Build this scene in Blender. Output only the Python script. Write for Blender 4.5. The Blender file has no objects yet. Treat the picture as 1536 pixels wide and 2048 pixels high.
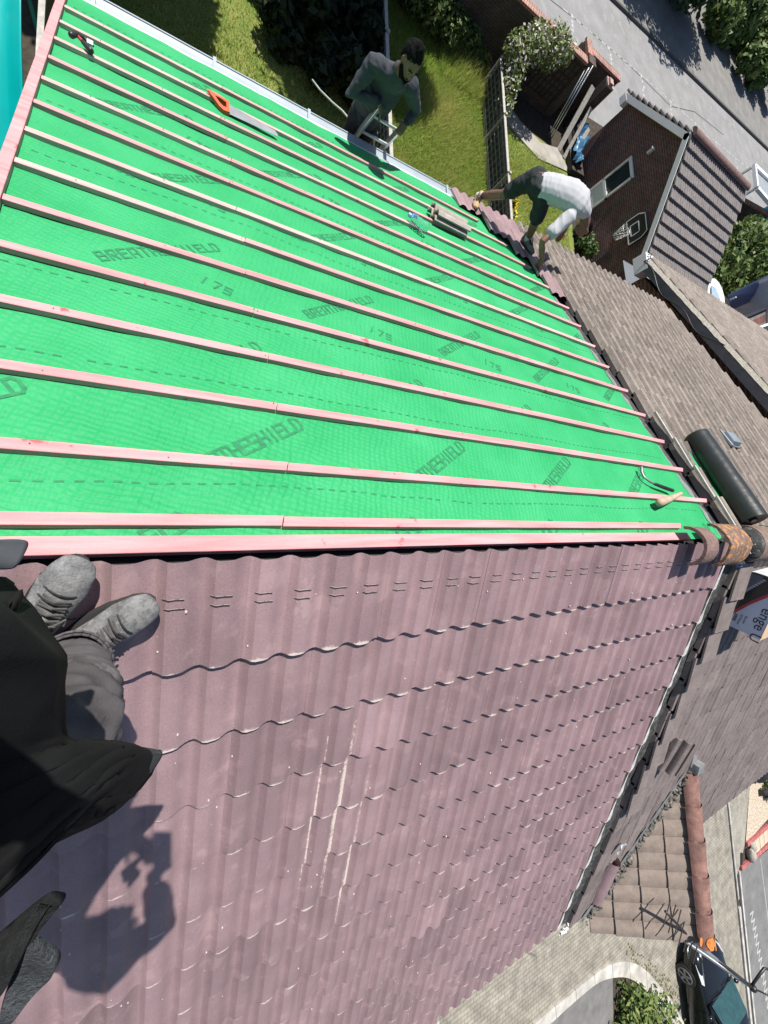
import bpy, bmesh, math, random
import numpy as np
from mathutils import Vector as V, Matrix, noise
PI = math.pi
sc = bpy.context.scene
COL = sc.collection
rnd = random.Random(7)
# ------------------------------------------------------------------ camera (solved from the roof geometry)
RC = np.array([[0.85726377, -0.03153373, 0.51391095], [0.0231119, -0.9947599, -0.09959211], [0.51435851, 0.09725417, -0.85204281]])
F = 829.19
CAM = V((0.0, 0.0221, 1.5169))
GZ = -7.3                      # ground level (the ridge line is z = 0)
T = math.radians(25.22); CT, ST = math.cos(T), math.sin(T)
G0 = 0.345                     # tile gauge
def ray(u, v):
    d = RC.T @ np.array([(u - 768) / F, (v - 1024) / F, 1.0]); return V(d)
def GP(u, v, z):
    d = ray(u, v); return CAM + d * ((z - CAM.z) / d.z)
def GX(u, v, x):
    d = ray(u, v); return CAM + d * (x / d.x)
def GY(u, v, y):
    d = ray(u, v); return CAM + d * ((y - CAM.y) / d.y)
def FP(x, s, o=0.0):           # point on the front slope: s metres down from the ridge, o metres above the tiles
    return V((x, -CT * s - ST * o, -ST * s + CT * o))
def BP(x, s, o=0.0):           # the same on the back slope
    return V((x, CT * s + ST * o, -ST * s + CT * o))
cam = bpy.data.cameras.new('camera'); co = bpy.data.objects.new('camera', cam); COL.objects.link(co)
cam.sensor_fit = 'VERTICAL'; cam.sensor_height = 24; cam.lens = F / 2048 * 24; cam.clip_start = 0.005; cam.clip_end = 500
m3 = Matrix([[RC[0][i], -RC[1][i], -RC[2][i]] for i in range(3)])
co.matrix_world = Matrix.Translation(CAM) @ m3.to_4x4()
sc.camera = co

# ------------------------------------------------------------------ mesh builder
class MB:
    def __init__(s): s.v = []; s.f = []; s.m = []; s.w = []; s.t = []; s.ct = 0.0; s.mi = 0; s.cw = 0.0; s.sm = False
    def add(s, vs, fs, w=None):
        b = len(s.v); s.v += [tuple(p) for p in vs]; s.f += [tuple(i + b for i in f) for f in fs]; s.m += [s.mi] * len(fs)
        s.w += list(w) if w is not None else [s.cw] * len(vs); s.t += [s.ct] * len(vs); return s
    def quad(s, a, b, c, d): return s.add([a, b, c, d], [(0, 1, 2, 3)])
    def box(s, c, size, rot=None):
        x, y, z = [i / 2 for i in size]; c = V(c)
        vs = [V((i * x, j * y, k * z)) for i in (-1, 1) for j in (-1, 1) for k in (-1, 1)]
        if rot is not None: vs = [rot @ p for p in vs]
        return s.add([c + p for p in vs], [(0, 1, 3, 2), (4, 6, 7, 5), (0, 4, 5, 1), (2, 3, 7, 6), (0, 2, 6, 4), (1, 5, 7, 3)])
    def beam(s, a, b, w, h, up=(0, 0, 1), ch=0.0):
        a, b = V(a), V(b); t = (b - a).normalized(); u = V(up); sd = t.cross(u).normalized(); u = sd.cross(t).normalized()
        if ch:
            pr = [(-w/2+ch, -h/2), (w/2-ch, -h/2), (w/2, -h/2+ch), (w/2, h/2-ch), (w/2-ch, h/2), (-w/2+ch, h/2), (-w/2, h/2-ch), (-w/2, -h/2+ch)]
        else: pr = [(-w/2, -h/2), (w/2, -h/2), (w/2, h/2), (-w/2, h/2)]
        n = len(pr); vs = [p + sd * x + u * y for p in (a, b) for x, y in pr]
        fs = [(i, (i + 1) % n, n + (i + 1) % n, n + i) for i in range(n)] + [tuple(range(n))[::-1], tuple(range(n, 2 * n))]
        return s.add(vs, fs)
    def tube(s, pts, r, n=8, side=None, cap='flat', ry=None):
        pts = [V(p) for p in pts]; k = len(pts)
        rs = r if isinstance(r, (list, tuple)) else [r] * k
        r2 = ry if isinstance(ry, (list, tuple)) else ([ry] * k if ry else rs)
        rings = []
        pu = V(side) if side is not None else None
        for i in range(k):
            t = (pts[min(i + 1, k - 1)] - pts[max(i - 1, 0)]).normalized()
            if pu is None: pu = V((0, 0, 1)) if abs(t.z) < .9 else V((1, 0, 0))
            u = (pu - t * pu.dot(t)).normalized(); w = t.cross(u); 
            if side is None: pu = u
            rings.append((pts[i], u, w, rs[i], r2[i], t))
        if cap == 'round':
            p, u, w, a, b, t = rings[0]
            pre = [(p - t * min(a, b) * math.sin(q), u, w, a * math.cos(q), b * math.cos(q), t) for q in (1.35, .9, .45)]
            p, u, w, a, b, t = rings[-1]
            post = [(p + t * min(a, b) * math.sin(q), u, w, a * math.cos(q), b * math.cos(q), t) for q in (.45, .9, 1.35)]
            rings = pre + rings + post
        vs = [p + u * (a * math.cos(2 * PI * j / n)) + w * (b * math.sin(2 * PI * j / n)) for p, u, w, a, b, t in rings for j in range(n)]
        fs = [(i * n + j, i * n + (j + 1) % n, (i + 1) * n + (j + 1) % n, (i + 1) * n + j) for i in range(len(rings) - 1) for j in range(n)]
        if cap: fs += [tuple(range(n))[::-1], tuple(range((len(rings) - 1) * n, len(rings) * n))]
        return s.add(vs, fs)
    def grid(s, fn, us, vs_, wf=None, flip=False):
        nu, nv = len(us), len(vs_)
        vs = [fn(a, b) for a in us for b in vs_]
        fs = [(i * nv + j, (i + 1) * nv + j, (i + 1) * nv + j + 1, i * nv + j + 1) for i in range(nu - 1) for j in range(nv - 1)]
        if flip: fs = [f[::-1] for f in fs]
        return s.add(vs, fs, [wf(a, b) for a in us for b in vs_] if wf else None)
    def loft(s, rings, caps=(True, True)):
        n = len(rings[0]); vs = [p for r in rings for p in r]
        fs = [(i * n + j, i * n + (j + 1) % n, (i + 1) * n + (j + 1) % n, (i + 1) * n + j) for i in range(len(rings) - 1) for j in range(n)]
        if caps[0]: fs.append(tuple(range(n))[::-1])
        if caps[1]: fs.append(tuple(range((len(rings) - 1) * n, len(rings) * n)))
        return s.add(vs, fs)
    def prism(s, poly, d):
        poly = [V(p) for p in poly]; d = V(d); n = len(poly)
        return s.add(poly + [p + d for p in poly], [tuple(range(n))[::-1], tuple(range(n, 2 * n))] + [(i, (i + 1) % n, n + (i + 1) % n, n + i) for i in range(n)])
    def ball(s, c, r, n=10, k=7):
        c = V(c); r = r if isinstance(r, (tuple, list)) else (r, r, r)
        vs = []; 
        for i in range(k):
            th = PI * (i + .5) / k
            for j in range(n):
                ph = 2 * PI * j / n; vs.append(c + V((r[0] * math.sin(th) * math.cos(ph), r[1] * math.sin(th) * math.sin(ph), r[2] * math.cos(th))))
        fs = [(i * n + j, (i + 1) * n + j, (i + 1) * n + (j + 1) % n, i * n + (j + 1) % n) for i in range(k - 1) for j in range(n)] + [tuple(range(n)), tuple(range((k - 1) * n, k * n))[::-1]]
        return s.add(vs, fs)

def obj(name, mb, mats, parent=None, smooth=False, local=False, bevel=0, fixn=True):
    me = bpy.data.meshes.new(name); me.from_pydata(mb.v, [], mb.f)
    mats = mats if isinstance(mats, (list, tuple)) else [mats]
    for m in mats: me.materials.append(m)
    me.polygons.foreach_set('material_index', mb.m)
    if any(mb.w):
        a = me.attributes.new('wear', 'FLOAT', 'POINT'); a.data.foreach_set('value', mb.w)
    if any(mb.t):
        a = me.attributes.new('tint', 'FLOAT', 'POINT'); a.data.foreach_set('value', mb.t)
    if fixn:
        bm = bmesh.new(); bm.from_mesh(me); bmesh.ops.recalc_face_normals(bm, faces=bm.faces); bm.to_mesh(me); bm.free()
    if smooth:
        me.polygons.foreach_set('use_smooth', [True] * len(me.polygons))
        if smooth != True:
            me.set_sharp_from_angle(angle=math.radians(smooth))
    o = bpy.data.objects.new(name, me); COL.objects.link(o)
    if bevel:
        b = o.modifiers.new('bevel', 'BEVEL'); b.width = bevel; b.segments = 2; b.limit_method = 'ANGLE'
    if parent is not None:
        o.parent = parent
        if not local:
            w = Matrix.Identity(4); p = parent
            while p is not None: w = p.matrix_basis @ w; p = p.parent
            o.matrix_basis = w.inverted()
    return o
def tag(o, label, cat, group=None, kind=None):
    o['label'] = label; o['category'] = cat
    if group: o['group'] = group
    if kind: o['kind'] = kind
    return o
def thing(name, label, cat, loc=(0, 0, 0), rz=0, group=None):
    o = bpy.data.objects.new(name, None); COL.objects.link(o); o.location = loc; o.rotation_euler = (0, 0, rz); o.empty_display_size = .2
    return tag(o, label, cat, group)
def struct(name, mb, m, label=None, cat=None, **k):
    o = obj(name, mb, m, **k); o['kind'] = 'structure'
    return o
def dup(root, loc, rz, label, group=None, name=None):
    r = root.copy(); COL.objects.link(r); r.location = loc; r.rotation_euler = (0, 0, rz); r['label'] = label
    if group: r['group'] = group
    for ch in list(root.children):
        c = ch.copy(); COL.objects.link(c); c.parent = r
        for g in list(ch.children):
            d = g.copy(); COL.objects.link(d); d.parent = c
    return r

# ------------------------------------------------------------------ materials
def node(nt, t, **k):
    n = nt.nodes.new(t)
    for a, b in k.items():
        if a == 'inp':
            for i, x in b.items(): n.inputs[i].default_value = x
        else: setattr(n, a, b)
    return n
def mat(name, col, rough=.75, var=.18, scale=6, bump=0.0, bscale=60, spec=.4, metal=0, spots=None, spot_t=.62, spot_s=14, wear=None, wear_s=90, stretch=None, col2=None, trans=0, alpha=1, coord='Object', detail=5, bdist=.02, fine=0):
    m = bpy.data.materials.new(name); m.use_nodes = True; nt = m.node_tree; L = nt.links
    p = nt.nodes['Principled BSDF']; p.inputs['Roughness'].default_value = rough; p.inputs['Metallic'].default_value = metal
    p.inputs['Specular IOR Level'].default_value = spec
    tc = node(nt, 'ShaderNodeTexCoord'); src = tc.outputs[coord]
    if stretch:
        mp = node(nt, 'ShaderNodeMapping'); mp.inputs['Scale'].default_value = stretch; L.new(src, mp.inputs[0]); src2 = mp.outputs[0]
    else: src2 = src
    n1 = node(nt, 'ShaderNodeTexNoise', inp={'Scale': scale, 'Detail': detail, 'Roughness': .6}); L.new(src2, n1.inputs['Vector'])
    r1 = node(nt, 'ShaderNodeMapRange', inp={'From Min': .3, 'From Max': .7}); L.new(n1.outputs[0], r1.inputs[0])
    mx = node(nt, 'ShaderNodeMix', data_type='RGBA')
    c2 = col2 if col2 else tuple(min(1, c * (1 + var)) for c in col); c1 = tuple(c * (1 - var) for c in col) if not col2 else col
    mx.inputs[6].default_value = (*c1, 1); mx.inputs[7].default_value = (*c2, 1); L.new(r1.outputs[0], mx.inputs[0]); out = mx.outputs[2]
    if fine:
        nf = node(nt, 'ShaderNodeTexNoise', inp={'Scale': 160, 'Detail': 3, 'Roughness': .7}); L.new(src, nf.inputs['Vector'])
        rf = node(nt, 'ShaderNodeMapRange', inp={'From Min': .3, 'From Max': .7, 'To Min': 1 - fine, 'To Max': 1 + fine}); L.new(nf.outputs[0], rf.inputs[0])
        hs = node(nt, 'ShaderNodeHueSaturation'); L.new(rf.outputs[0], hs.inputs['Value']); L.new(out, hs.inputs['Color']); out = hs.outputs[0]
    if spots:
        n2 = node(nt, 'ShaderNodeTexNoise', inp={'Scale': spot_s, 'Detail': 4, 'Roughness': .65}); L.new(src, n2.inputs['Vector'])
        r2 = node(nt, 'ShaderNodeMapRange', inp={'From Min': spot_t, 'From Max': spot_t + .05}); L.new(n2.outputs[0], r2.inputs[0])
        m2 = node(nt, 'ShaderNodeMix', data_type='RGBA'); L.new(r2.outputs[0], m2.inputs[0]); L.new(out, m2.inputs[6]); m2.inputs[7].default_value = (*spots, 1); out = m2.outputs[2]
    if wear:
        tn = node(nt, 'ShaderNodeAttribute', attribute_name='tint'); ta = node(nt, 'ShaderNodeMath', operation='ADD', inp={1: 1.0}); L.new(tn.outputs['Fac'], ta.inputs[0]); th_ = node(nt, 'ShaderNodeHueSaturation'); L.new(ta.outputs[0], th_.inputs['Value']); L.new(out, th_.inputs['Color']); out = th_.outputs[0]
        at = node(nt, 'ShaderNodeAttribute', attribute_name='wear')
        n3 = node(nt, 'ShaderNodeTexNoise', inp={'Scale': wear_s, 'Detail': 6, 'Roughness': .75}); L.new(src, n3.inputs['Vector'])
        ad = node(nt, 'ShaderNodeMath', operation='ADD'); L.new(n3.outputs[0], ad.inputs[0]); L.new(at.outputs['Fac'], ad.inputs[1])
        r3 = node(nt, 'ShaderNodeMapRange', inp={'From Min': 1.02, 'From Max': 1.2}); L.new(ad.outputs[0], r3.inputs[0])
        m3_ = node(nt, 'ShaderNodeMix', data_type='RGBA'); L.new(r3.outputs[0], m3_.inputs[0]); L.new(out, m3_.inputs[6]); m3_.inputs[7].default_value = (*wear, 1); out = m3_.outputs[2]
    L.new(out, p.inputs['Base Color'])
    if bump:
        nb = node(nt, 'ShaderNodeTexNoise', inp={'Scale': bscale, 'Detail': 4, 'Roughness': .6}); L.new(src2 if stretch else src, nb.inputs['Vector'])
        b = node(nt, 'ShaderNodeBump', inp={'Strength': bump, 'Distance': bdist}); L.new(nb.outputs[0], b.inputs['Height']); L.new(b.outputs[0], p.inputs['Normal'])
    if trans: p.inputs['Transmission Weight'].default_value = trans
    if alpha < 1: p.inputs['Alpha'].default_value = alpha
    return m
def brick(name, c1, c2, mortar, w=.225, h=.075, axes='yz', rough=.85, ms=.012, off=.5):
    m = bpy.data.materials.new(name); m.use_nodes = True; nt = m.node_tree; L = nt.links; p = nt.nodes['Principled BSDF']; p.inputs['Roughness'].default_value = rough
    tc = node(nt, 'ShaderNodeTexCoord'); sp = node(nt, 'ShaderNodeSeparateXYZ'); cb = node(nt, 'ShaderNodeCombineXYZ'); L.new(tc.outputs['Object'], sp.inputs[0])
    i = {'x': 0, 'y': 1, 'z': 2}
    if axes == 'wall':      # runs along whichever horizontal axis the wall has
        ad = node(nt, 'ShaderNodeMath', operation='ADD'); L.new(sp.outputs[0], ad.inputs[0]); L.new(sp.outputs[1], ad.inputs[1]); L.new(ad.outputs[0], cb.inputs[0]); L.new(sp.outputs[2], cb.inputs[1])
    else: L.new(sp.outputs[i[axes[0]]], cb.inputs[0]); L.new(sp.outputs[i[axes[1]]], cb.inputs[1])
    b = node(nt, 'ShaderNodeTexBrick', offset=off, inp={'Color1': (*c1, 1), 'Color2': (*c2, 1), 'Mortar': (*mortar, 1), 'Scale': 1, 'Mortar Size': ms, 'Mortar Smooth': .2, 'Bias': 0, 'Brick Width': w, 'Row Height': h})
    L.new(cb.outputs[0], b.inputs['Vector'])
    n = node(nt, 'ShaderNodeTexNoise', inp={'Scale': 3, 'Detail': 6}); L.new(tc.outputs['Object'], n.inputs['Vector'])
    r = node(nt, 'ShaderNodeMapRange', inp={'From Min': .3, 'From Max': .7, 'To Min': .7, 'To Max': 1.25}); L.new(n.outputs[0], r.inputs[0])
    hs = node(nt, 'ShaderNodeHueSaturation'); L.new(r.outputs[0], hs.inputs['Value']); L.new(b.outputs[0], hs.inputs['Color']); L.new(hs.outputs[0], p.inputs['Base Color'])
    bu = node(nt, 'ShaderNodeBump', invert=True, inp={'Strength': .5, 'Distance': .01}); L.new(b.outputs['Fac'], bu.inputs['Height']); L.new(bu.outputs[0], p.inputs['Normal'])
    return m
def leafmat(name, c1, c2, trans=.25):
    m = bpy.data.materials.new(name); m.use_nodes = True; nt = m.node_tree; L = nt.links; p = nt.nodes['Principled BSDF']; p.inputs['Roughness'].default_value = .55; p.inputs['Specular IOR Level'].default_value = .35
    g = node(nt, 'ShaderNodeNewGeometry'); rp = node(nt, 'ShaderNodeMix', data_type='RGBA'); L.new(g.outputs['Random Per Island'], rp.inputs[0])
    rp.inputs[6].default_value = (*c1, 1); rp.inputs[7].default_value = (*c2, 1)
    L.new(rp.outputs[2], p.inputs['Base Color'])
    t = node(nt, 'ShaderNodeBsdfTranslucent'); L.new(rp.outputs[2], t.inputs[0]); mx = node(nt, 'ShaderNodeMixShader', inp={0: trans})
    L.new(p.outputs[0], mx.inputs[1]); L.new(t.outputs[0], mx.inputs[2]); L.new(mx.outputs[0], nt.nodes['Material Output'].inputs['Surface'])
    return m
M = {}
M['tile'] = mat('maroon_tile', (.285, .192, .200), rough=.42, var=.16, scale=3.5, bump=.25, bscale=220, wear=(.60, .51, .455), wear_s=52, bdist=.004, fine=.16, spec=.45, spots=(.335, .228, .232), spot_t=.58, spot_s=7)
M['oldtile'] = mat('weathered_brown_tile', (.24, .205, .178), rough=.9, var=.24, scale=7, bump=.4, bscale=150, spots=(.12, .10, .09), spot_t=.60, spot_s=34, wear=(.36, .32, .28), wear_s=60, bdist=.006, fine=.3)
M['fronttile'] = mat('weathered_front_tile', (.20, .165, .155), rough=.9, var=.2, scale=5, bump=.4, bscale=150, spots=(.07, .058, .052), spot_t=.62, spot_s=38, wear=(.34, .29, .26), wear_s=50, bdist=.006, fine=.35)
M['porchtile'] = mat('porch_tile', (.23, .185, .155), rough=.9, var=.2, scale=8, bump=.4, bscale=120, spots=(.42, .35, .26), spot_t=.70, spot_s=16, wear=(.36, .3, .26), bdist=.006, fine=.3)
M['garagetile'] = mat('grey_garage_tile', (.21, .19, .183), rough=.9, var=.2, scale=6, fine=.3)
M['pink'] = mat('pink_treated_timber', (.63, .275, .28), rough=.75, var=.26, scale=9, stretch=(.25, 3, 3), bump=.1, bscale=30, spots=(.42, .10, .11), spot_t=.645, spot_s=8, fine=.06)
M['pinkpale'] = mat('pale_pink_timber', (.64, .37, .345), rough=.75, var=.24, scale=9, stretch=(.25, 3, 3), bump=.1, bscale=30, spots=(.46, .2, .2), spot_t=.66, spot_s=8, fine=.06)
M['ink'] = mat('printed_ink', (.013, .145, .06), rough=.7, scale=38, col2=(.022, .265, .095))
M['mortar'] = mat('pale_mortar_strip', (.56, .55, .53), rough=.9, var=.25, scale=9, bump=.5, bscale=30)
M['felt'] = mat('black_felt_and_void_shade', (.055, .055, .053), rough=.85, var=.5, scale=12, bump=.8, bscale=24, spots=(.13, .13, .125), spot_t=.56, spot_s=20)
M['lead'] = mat('grey_lead', (.20, .205, .21), rough=.6, var=.3, scale=9, bump=.5, bscale=18)
M['ridge'] = mat('lichen_ridge_tile', (.19, .125, .10), rough=.9, var=.3, scale=14, bump=.5, bscale=60, spots=(.55, .24, .06), spot_t=.535, spot_s=24, fine=.3)
M['ridgeplain'] = mat('plain_ridge_tile', (.20, .13, .115), rough=.9, var=.3, scale=14, bump=.5, bscale=60, fine=.3)
M['ridgewhite'] = mat('ridge_white_lichen', (.20, .14, .115), rough=.9, var=.3, scale=14, bump=.5, bscale=60, spots=(.6, .5, .42), spot_t=.60, spot_s=11, fine=.3)
M['porchridge'] = mat('porch_ridge_tile', (.22, .12, .098), rough=.9, var=.45, scale=7, bump=.3, bscale=60, spots=(.1, .07, .06), spot_t=.63, spot_s=18, fine=.25)
M['lichen'] = mat('orange_lichen', (.55, .19, .045), rough=.9, var=.3, scale=40)
M['brick'] = brick('dark_red_brick', (.15, .055, .044), (.11, .044, .037), (.17, .14, .125), axes='wall')
M['brickwall'] = brick('brown_garden_brick', (.085, .055, .042), (.065, .045, .035), (.10, .088, .075), axes='wall')
M['coping'] = brick('red_brick_coping', (.36, .15, .11), (.26, .12, .09), (.42, .37, .32), axes='xy', w=.11, h=.3)
M['white'] = mat('white_plastic', (.78, .78, .78), rough=.4, var=.04)
M['greyupvc'] = mat('grey_gutter_plastic', (.33, .385, .425), rough=.45, var=.08)
M['render'] = mat('pale_render', (.62, .60, .57), rough=.9, var=.08, scale=4)
M['dark'] = mat('dark_timber_and_shade', (.03, .028, .026), rough=.9, var=.3)
M['darkwood'] = mat('dark_stained_fence', (.055, .045, .038), rough=.9, var=.3, scale=12, stretch=(1, 1, .3))
M['greywood'] = mat('grey_weathered_wood', (.42, .40, .36), rough=.9, var=.25, scale=14)
M['metal'] = mat('aluminium', (.62, .64, .64), rough=.38, var=.08, metal=.85)
M['steel'] = mat('worn_steel', (.26, .27, .28), rough=.45, var=.2, metal=.6)
M['blackplastic'] = mat('black_plastic', (.022, .022, .023), rough=.42, var=.2, spec=.5)
M['glass'] = mat('dark_window_glass', (.035, .045, .048), rough=.08, var=.3, scale=2, spec=.6)
M['asphalt'] = mat('road_asphalt', (.25, .247, .245), rough=.95, var=.14, scale=1.2, bump=.3, bscale=40, fine=.3, spots=(.29, .286, .28), spot_t=.58, spot_s=1.5)
M['paint'] = mat('worn_road_paint', (.40, .40, .39), rough=.8, var=.2, scale=8)
M['concrete'] = mat('pale_concrete', (.34, .32, .28), rough=.95, var=.2, scale=3, bump=.3, bscale=30, fine=.15)
M['pavement'] = mat('pavement_asphalt', (.2, .195, .185), rough=.95, var=.18, scale=1.5, fine=.25)
M['soil'] = mat('dark_soil', (.055, .045, .033), rough=1, var=.4, scale=6, bump=.5, bscale=20)
M['lawn'] = mat('lawn_earth', (.11, .17, .03), rough=1, var=.4, scale=2.5, col2=(.22, .235, .065), spots=(.30, .23, .13), spot_t=.66, spot_s=1.1, fine=.4)
M['paver'] = brick('block_paving', (.30, .275, .225), (.255, .235, .195), (.16, .15, .12), w=.21, h=.105, axes='xy', ms=.008)
M['kerbstone'] = brick('pale_kerb_stone', (.46, .44, .40), (.43, .41, .38), (.2, .19, .17), w=.9, h=4, axes='xy', ms=.012)
# ------------------------------------------------------------------ roofs
def sstep(t): t = max(0, min(1, t)); return t * t * (3 - 2 * t)
def prof_new(t):
    t = (t * 2) % 1.0
    if t < .27: return sstep(t / .27)
    if t < .50: return 1 - .07 * (t - .27) / .23
    if t < .93: return .93 - .90 * sstep((t - .50) / .43)
    return .03
def prof_old(t):
    t = (t * 2) % 1.0
    if t < .28: return sstep(t / .28)
    if t < .42: return 1.0
    if t < .72: return 1 - sstep((t - .42) / .30)
    if t < .80: return 0.0
    return -1.1 * math.sin(PI * (t - .80) / .20) ** .7
def prof_flat(t):
    t = (t * 2) % 1.0
    return sstep(t / .1) if t < .1 else (1 - .85 * sstep((t - .3) / .5) if t < .8 else .15)
def tiles(mb, P, x0, x1, s_list, head0, tw=.3, H=.034, base=-.032, prof=prof_new, th=.02, lift=.018, jit=.0015, js=.004, na=20, rng=None, wf=None, lefts=None, seam=.003, nosew=.34, headw=0.0, over=.03, edge=.02):
    rng = rng or random.Random(3); prev = head0
    for k, sn in enumerate(s_list):
        j0 = 0; n = int(math.ceil((x1 - x0) / tw - 1e-6))
        for j in range(n):
            xa = x0 + j * tw; xb = min(xa + tw, x1)
            if lefts is not None and xb <= lefts[k] + .02: continue
            if lefts is not None: xa = max(xa, lefts[k])
            mb.ct = rng.gauss(0, .07); do = rng.uniform(-jit, jit); ds = rng.uniform(-js, js); tilt = rng.uniform(-jit, jit); nw = nosew * rng.uniform(.5, 1.25)
            hs = prev - (over if k else 0)
            ss = [hs, hs + .02, (hs + sn) / 2, sn - .05, sn - .012, sn + ds - .003, sn + ds]
            m = max(6, int(na * (xb - xa) / tw))
            ts = sorted(set([i / m for i in range(m + 1)] + [.01, .05, .99, .5, .51, .55, .465, .965]))
            vs = []; ws = []
            for a in ts:
                x = xa + (xb - xa) * a; h = H * prof(((x - x0) / tw) % 1.0 if a < .999 else .999) + do + tilt * (a - .5) * 2
                for q, s in enumerate(ss):
                    o = base + h + lift * (s - hs) / (sn - hs) - (.003 if q == 6 else 0) + seam * (1 - a) 
                    vs.append(P(x, s, o))
                    w = nw * (.12 + prof(((x - x0) / tw) % 1.0 if a < .999 else .999) ** 2) * 1.15 if q >= 5 else (headw if (q == 0 and k == 0) else 0)
                    if q == 4: w = nw * .62 * (.12 + prof(((x - x0) / tw) % 1.0 if a < .999 else .999) ** 2)
                    if wf: w = max(w, wf(x, s, a, rng))
                    ws.append(w)
            nq = len(ss); fs = [(i * nq + q, (i + 1) * nq + q, (i + 1) * nq + q + 1, i * nq + q + 1) for i in range(len(ts) - 1) for q in range(nq - 1)]
            b = len(vs)
            for i, a in enumerate(ts):       # nose face and its return below
                p = vs[i * nq + nq - 1]; x = xa + (xb - xa) * a
                vs.append(p + (P(0, 0, -th) - P(0, 0, 0))); ws.append(ws[i * nq + nq - 1] * .3)
            fs += [(i * nq + nq - 1, (i + 1) * nq + nq - 1, b + i + 1, b + i) for i in range(len(ts) - 1)]
            for i in (0, len(ts) - 1):       # side faces
                b2 = len(vs); dn = P(0, 0, -edge) - P(0, 0, 0)
                for q in range(nq): vs.append(vs[i * nq + q] + dn); ws.append(.25 if i == 0 else 0)
                fs += [(i * nq + q, i * nq + q + 1, b2 + q + 1, b2 + q) for q in range(nq - 1)]
            mb.add(vs, fs, ws)
        prev = sn
    return mb

house = thing('terraced_house', 'brick terraced house being reroofed with maroon tiles, green underlay and pink battens', 'house', (2, 0, GZ))
# walls under the roof
mb = MB(); mb.box((2.03, 0, (GZ - 2.25) / 2), (5.1, 8.75, -GZ - 2.25)); 
mb.prism([(-.50, -4.37, -2.25), (-.50, 4.37, -2.25), (-.50, 0, -.24)], (5.08, 0, 0))
obj('wall', mb, M['brick'], house)
# front slope: new maroon tiles
cents = [(j, rnd.uniform(.8, 3.2), rnd.uniform(.3, .9), rnd.uniform(0, 1) ** 1.6) for j in range(44)]
def front_wear(x, s, a, rng):
    t = ((x - .0627) / .15); j = int(math.floor(t)); u = t - j
    if j < 0 or j > 27: return .1 if u < .08 else 0
    c = cents[j]; near = min(1, 1.5 * math.exp(-((s - (1.6 - .03 * (j - 6))) / .8) ** 2) * math.exp(-((j - 7.5) / 4.5) ** 2)) * (.84 + .16 * c[3]) * (.86 + .5 * noise.noise(V((j * 7.3, s * 5.5, 1))))
    w = .0
    if a < .012: w = .40
    elif u < .06 or u > .90: w = .425 * near + .40 * c[3] * math.exp(-((s - c[1]) / c[2]) ** 2) + .06
    elif u > .78: w = .37 * near + .22 * c[3] * math.exp(-((s - c[1]) / c[2]) ** 2)
    elif .8 < u: w = .22 * c[3]
    return w
mb = tiles(MB(), FP, .0627 - 1.5, 4.335, [s1 for s1 in [.404 + G0 * k for k in range(14)]], -.012, rng=random.Random(5), wf=front_wear, headw=.5, lift=.028, th=.034, nosew=.82, jit=.0009, seam=.002)
# two short grip grooves per top-course roll, their shade painted as dark strips
obj('roof_tiles', mb, M['tile'], house, smooth=30, fixn=False)
mb = MB()
for j in range(-9, 29):
    x0 = .0627 + .15 * j
    for k, s in enumerate((.118, .152)):
        lo = x0 + .022 + rnd.uniform(-.004, .004); hi = x0 + .088 + rnd.uniform(-.006, .006); n = 9
        for i in range(n):
            xa = lo + (hi - lo) * i / n; xb = lo + (hi - lo) * (i + 1) / n
            def q(x, w):
                t = (x - x0) / .15; ti = ((x - (.0627 - 1.5)) / .3) % 1.0
                o = -.032 + .034 * prof_new(ti) + .028 * (s + .012) / .416 + .0045
                return FP(x, s + .012 * (t - .35) ** 2 * 4 + w, o)
            mb.mi = 0; mb.quad(q(xa, 0), q(xb, 0), q(xb, .0036), q(xa, .0036))
            if rnd.random() < .75: mb.mi = 1; mb.quad(q(xa, -.0026), q(xb, -.0026), q(xb, -.0004), q(xa, -.0004))
obj('grip_groove', mb, [M['dark'], mat('pale_groove_edge', (.5, .41, .39), rough=.9)], house)
# back slope: underlay
mb = MB(); mb.box((1.9, .015, -.125), (5.0, .05, .10)); obj('ridge_shade_strip', mb, M['dark'], house)  # near-black strip stands in for the shadow line below the ridge batten
def drape(x, s):
    n = noise.noise
    d = .008 * n(V((x * 1.1, s * .9, 3))) + .0055 * n(V((x * 4.2, s * 2.6, 9))) + .005 * max(0, .32 - abs(n(V((x * 1.9 + s * 2.6, s * .8 - x * .5, 2)))))  + .0016 * n(V((x * 11, s * 9, 1)))
    kk = (s - .105) / G0; f = kk - math.floor(kk)
    d += -.0035 * math.sin(PI * f) + .0028 * n(V((x * 7.5, math.floor(kk) * 5.1, 7))) * (1 - abs(2 * f - 1)) 
    return d - .031
def right_edge(s): return 4.36 + .03 * noise.noise(V((s * 4, 0, 5))) + .02 * noise.noise(V((s * 13, 2, 5))) - max(0, s - 4.0) * .45
mg = bpy.data.materials.new('green_breather_membrane'); mg.use_nodes = True; nt = mg.node_tree; L = nt.links; p = nt.nodes['Principled BSDF']
p.inputs['Roughness'].default_value = .62; p.inputs['Specular IOR Level'].default_value = .3
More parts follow.
